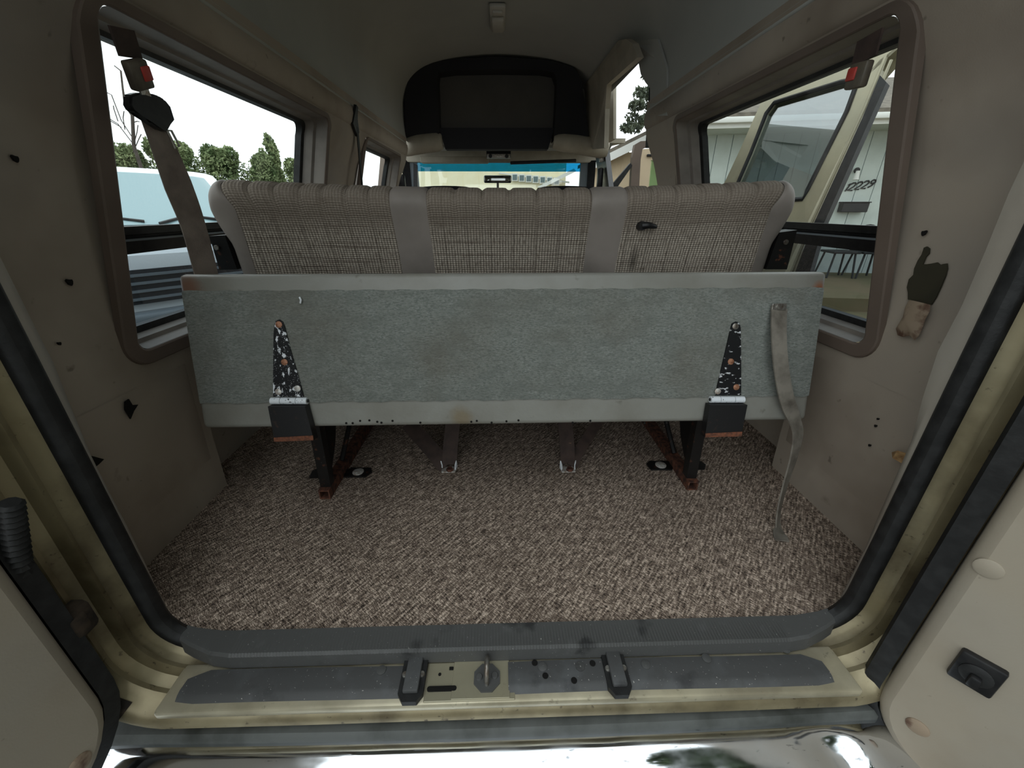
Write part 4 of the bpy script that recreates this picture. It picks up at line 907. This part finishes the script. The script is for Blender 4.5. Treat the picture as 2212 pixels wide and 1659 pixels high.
# iron table and chair on the porch
zs = ZG + .24
def seat_iron(px, lab, name, back):
    c = hP(px, 575, .7); c.z = zs; t = thing(name, c, lab, 'table' if not back else 'chair')
    obj('seat' if back else 'table_top', box(NB(), c + Vector((0, 0, .46)), (.46, .46, .04), (hu, hn, Vector((0, 0, 1))), .01), 'iron', t)
    for a in (-1, 1):
        for b in (-1, 1): obj('leg', tube(NB(), [c + hu * a * .17 + hn * b * .17 + Vector((0, 0, .45)), c + hu * a * .22 + hn * b * .22], .018, 6), 'iron', t)
    if back: obj('backrest', tube(NB(), smooth_path([c - hu * .2 - hn * .2 + Vector((0, 0, .45)), c - hu * .2 - hn * .24 + Vector((0, 0, .8)), c - hn * .25 + Vector((0, 0, .92)), c + hu * .2 - hn * .24 + Vector((0, 0, .8)), c + hu * .2 - hn * .2 + Vector((0, 0, .45))], 4), .018, 6), 'iron', t)
seat_iron(1805, 'low black iron table on the porch under the mailbox', 'porch_table', False); seat_iron(1868, 'black iron chair on the porch beside the low table', 'porch_chair', True)
# tan garage ahead on the right and cream house straight ahead
tg = thing('tan_garage', (4.0, 11, ZG), 'tan garage with vertical boards and white gable trim beyond the side doorway', 'building')
boards(tg, (2.15, 10.6), (6.6, 10.6), ZG, 2.0, .24, 'tan')
rp = [Vector((2.05, 10.3, 1.75)), Vector((3.6, 10.3, 2.45)), Vector((6.8, 10.3, 2.45)), Vector((6.8, 10.3, 2.30)), Vector((3.62, 10.3, 2.28)), Vector((2.05, 10.3, 1.58))]
obj('gable_trim', prism(NB(), rp, (0, .08, 0)), 'white', tg); obj('roof', prism(NB(), [rp[0], rp[1], rp[1] + Vector((0, 1.5, 0)), rp[0] + Vector((0, 1.5, 0))], (0, 0, .08)), 'shingle', tg)
ch = thing('cream_house', (0, 12.5, ZG), 'cream house with a row of small windows seen through the windshield', 'building')
boards(ch, (-3.3, 12.5), (1.85, 12.5), ZG, 3.2, .45, 'cream')
for k in range(7):
    p = on(1112 + k * 15, 383 + k * 1.4, Y=12.42); w = obj('window', box(NB(), p, (.17, .05, .19)), 'white', ch); obj('pane', box(NB(), p + Vector((0, -.03, 0)), (.12, .02, .13)), 'lattice', w)
obj('trim_board', prism(NB(), [on(1078, 372, Y=12.4), on(1230, 392, Y=12.4), on(1230, 396, Y=12.4), on(1078, 375, Y=12.4)], (0, .05, 0)), 'white', ch)
obj('stair_rail', prism(NB(), [on(1160, 404, Y=12.2), on(1240, 364, Y=12.2), on(1245, 370, Y=12.2), on(1172, 406, Y=12.2)], (0, .08, 0)), 'white', ch)
obj('roof', prism(NB(), [(-3.5, 12.0, 3.2), (1.9, 12.0, 3.2), (1.9, 15, 4.6), (-3.5, 15, 4.6)], (0, 0, .1)), 'shingle', ch)
# white truck facing the van
tk = thing('white_truck', (-3.9, 4.4, ZG), 'white pickup truck parked facing the side window in front of the hedge', 'truck')
tf = Vector((.80, -.60, 0)).normalized(); tl = Vector((-tf.y, tf.x, 0)); tc0 = Vector((-3.78, 4.51, 0))
def T(a, b, z): return tc0 + tl * a + tf * b + Vector((0, 0, z))     # a across, b towards the van
sec_t = [(-1.9, .95, 1.16), (-.25, .93, 1.19), (-.12, .94, 1.16), (.50, .98, .60), (.58, .98, .575), (1.25, .96, .53), (1.42, .95, .46), (1.46, .95, .34), (1.46, .95, -.05), (1.44, .95, -.2)]
N = 14; loops = []
for b, w, z in sec_t: loops.append([T(w * math.sin(math.pi / 2 * t_), b - .16 * abs(t_) ** 3 * (1 if b > -.2 else 0), z - .07 * abs(t_) ** 4) for t_ in [-1 + 2 * k / N for k in range(N + 1)]])
tb = obj('truck_body', loft(NB(), loops, False), 'carwhite', tk, 35)
for s in (-1, 1):
    obj('truck_side', prism(NB(), [T(s * .95, b - .16, z - .08) for b, w, z in sec_t] + [T(s * .95, -1.9, -.3)], tl * (-.04 * s)), 'carwhite', tk)
lo, hi = (.46, .645), (-.07, 1.12)
bm = NB(); loops = []
for f in (0, .5, 1):
    b = lo[0] + (hi[0] - lo[0]) * f; z = lo[1] + (hi[1] - lo[1]) * f; w = .90 - .07 * f
    loops.append([T(w * math.sin(math.pi / 2 * t_), b + .02 - .15 * abs(t_) ** 3, z + .012 - .06 * abs(t_) ** 4) for t_ in [-1 + 2 * k / N for k in range(N + 1)]])
obj('windshield', loft(NB(), loops, False), 'carglass', tk, 50)
for a0_, a1_ in ((-.60, -.05), (.05, .62)):
    obj('wiper', tube(NB(), [T(a0_, .50, .665), T((a0_ + a1_) / 2, .40, .73), T(a1_, .46, .685)], .014, 6), 'blackplastic', tk)
obj('grille', prism(NB(), [T(-.62, 1.475, .10), T(.62, 1.475, .10), T(.62, 1.465, .36), T(-.62, 1.465, .36)], tf * .02), 'cardark', tk)
for k in range(4): obj('grille_bar', prism(NB(), [T(-.62, 1.49, .13 + k * .06), T(.62, 1.49, .13 + k * .06), T(.62, 1.49, .15 + k * .06), T(-.62, 1.49, .15 + k * .06)], tf * .02), 'cargrey', tk)
for s in (-1, 1): obj('headlight', box(NB(), T(s * .78, 1.44, .22), (.26, .06, .2), (tl, tf, Vector((0, 0, 1))), .02), 'carglass', tk, 40)
obj('bumper', box(NB(), T(0, 1.50, -.06), (1.85, .16, .20), (tl, tf, Vector((0, 0, 1))), .04, 3), 'cargrey', tk, 40); obj('air_dam', box(NB(), T(0, 1.42, -.28), (1.7, .10, .26), (tl, tf, Vector((0, 0, 1)))), 'cardark', tk)
for s in (-1, 1):
    for b in (.95, -1.3): obj('wheel', disc(NB(), T(s * .93, b, ZG + .36), tl * -s, .36, .22, 24), 'rubber', tk, 40)
# foliage
def leaves(name, blobs, per, size, mat, parent, seed, droop=0):
    rnd = random.Random(seed); vs = []; fs = []
    for (cx, cy, cz, rx, ry, rz) in blobs:
        for _ in range(per):
            while True:
                a = Vector((rnd.uniform(-1, 1), rnd.uniform(-1, 1), rnd.uniform(-1, 1)))
                if .25 < a.length < 1: break
            p = Vector((cx + a.x * rx, cy + a.y * ry, cz + a.z * rz)); u_ = Vector((rnd.gauss(0, 1), rnd.gauss(0, 1), rnd.gauss(0, 1) - droop)).normalized()
            w_ = u_.cross(Vector((rnd.gauss(0, 1), rnd.gauss(0, 1), rnd.gauss(0, 1)))).normalized(); s_ = size * rnd.uniform(.6, 1.4); k = len(vs)
            vs += [p - u_ * s_, p + w_ * s_ * .5, p + u_ * s_, p - w_ * s_ * .5]; fs.append((k, k + 1, k + 2, k + 3))
    o0 = wloc(parent); me = bpy.data.meshes.new(name); me.from_pydata([v - o0 for v in vs], [], fs); me.materials.append(MT[mat])
    o = bpy.data.objects.new(name, me); COL.objects.link(o); o.parent = parent; o['kind'] = 'stuff'; return o
rnd = random.Random(3)
for i in range(10):
    f = i / 11; x = -13.2 + 9.0 * f; y = 9.0 + 5.0 * f; h = 2.95 - .75 * f + rnd.uniform(-.1, .1)
    t = thing('hedge_shrub', (x, y, ZG), 'leafy green shrub in the hedge beyond the white truck', 'shrub', 'hedge shrubs behind the truck')
    bl_ = [(x + rnd.uniform(-.04, .04), y + rnd.uniform(-.04, .04), ZG + .4 + k * (h - .5) / 9, .54, .54, .45) for k in range(10)] + [(x + rnd.uniform(-.34, .34), y + rnd.uniform(-.25, .25), ZG + h + rnd.uniform(-.15, .25), .22, .24, .26) for _ in range(8)]
    leaves('foliage', bl_, 760, .042, 'leaf', t, i)
    obj('stem', tube(NB(), [(x, y, ZG), (x + .1, y, ZG + h * .8)], [.05, .02], 6), 'bark', t)
bt_ = thing('bare_tree', (-9.2, 8.9, ZG), 'thin bare tree with upright twigs rising from the hedge', 'tree')
tp_ = [on(300, 350, Y=8.9), on(289, 315, Y=8.9), on(286, 250, Y=8.9), on(270, 226, Y=8.9), on(265, 190, Y=8.9), on(261, 153, Y=8.9), on(247, 142, Y=8.9)]
tp_[0] = Vector((tp_[1].x, 8.9, ZG))
obj('trunk', tube(NB(), tp_, [.04, .032, .028, .02, .016, .014, .008], 6), 'bark', bt_)
for pa in (((288, 300), (262, 260), (241, 205), (231, 200)), ((287, 310), (255, 268), (229, 252)), ((289, 312), (296, 285), (298, 270)), ((255, 262), (246, 235), (245, 228)), ((262, 275), (240, 262), (228, 258)), ((287, 330), (300, 300), (305, 290)), ((287, 265), (296, 262), (301, 263)), ((270, 280), (266, 255), (268, 240))):
    obj('twig', tube(NB(), [on(x, y, Y=8.9) for x, y in pa], .008, 5), 'bark', bt_)
for i, (px, top, hw) in enumerate(((603, 312, .5), (582, 340, .35))):
    YP = 22 + 3 * i; c = on(px, 395, Y=YP); z1 = on(px, top, Y=YP).z; t = thing('poplar', (c.x, YP, ZG), 'tall pointed poplar tree behind the hedge' if i == 0 else 'shorter pointed poplar tree behind the hedge', 'tree')
    leaves('foliage', [(c.x + rnd.uniform(-.1, .1), YP, 0 + k * (z1 / 10), hw * (1.05 - k / 10.5), .5, z1 / 8) for k in range(11)], 330, .10, 'leaf', t, 50 + i); obj('trunk', tube(NB(), [(c.x, YP, ZG), (c.x, YP, z1 * .8)], [.12, .03], 6), 'bark', t)
cf_ = thing('conifer', (6.6, 15.8, ZG), 'dark drooping conifer above the tan garage', 'tree')
obj('trunk', tube(NB(), [(6.6, 15.8, ZG), (6.6, 15.8, 7.5)], [.22, .06], 8), 'bark', cf_)
bl_ = []
for k in range(26):
    z = 3.2 + k * .16 + rnd.random() * .3; L = 1.0 + (7.5 - z) * .35; a = rnd.uniform(2.2, 4.4)
    for f in (.45, .7, .95): bl_.append((6.6 + math.cos(a) * L * f, 15.8 + math.sin(a) * L * f, z - f * f * .6, .28, .28, .14))
leaves('foliage', bl_, 90, .075, 'needle', cf_, 77, 1.2)
for i, (x, y, h, r) in enumerate(((10.2, 17.5, 4.8, 2.2), (16.0, 15.5, 5.0, 2.4), (19, 8.5, 5.2, 2.6), (3.9, -1.4, 6.6, 1.6), (3.9, -5.2, 6.6, 1.6), (3.9, -9.0, 6.6, 1.6))):  # last three trees are unseen, added to block sky light at right rear
    t = thing('broadleaf_tree', (x, y, ZG), ('rounded green tree behind the white house roof, beside the conifer', 'rounded green tree behind the white house roof, away from the conifer', 'rounded green tree past the end of the white house', 'unseen green tree added to block sky light, nearest the white house', 'unseen green tree added to block sky light, between two others', 'unseen green tree added to block sky light, furthest from the white house')[i], 'tree', 'trees around the yard')
    leaves('foliage', [(x + rnd.uniform(-r, r) * .6, y + rnd.uniform(-r, r) * .6, (h - 1 + rnd.uniform(-1.4, 1.2)) if y > 5 else rnd.uniform(.6, h + .6), r * .55, r * .55, r * .45) for _ in range(10 if y > 5 else 22)], 420, .15, 'leaf2', t, 90 + i)
    obj('trunk', tube(NB(), [(x, y, ZG), (x, y, h)], [.2, .06], 8), 'bark', t)
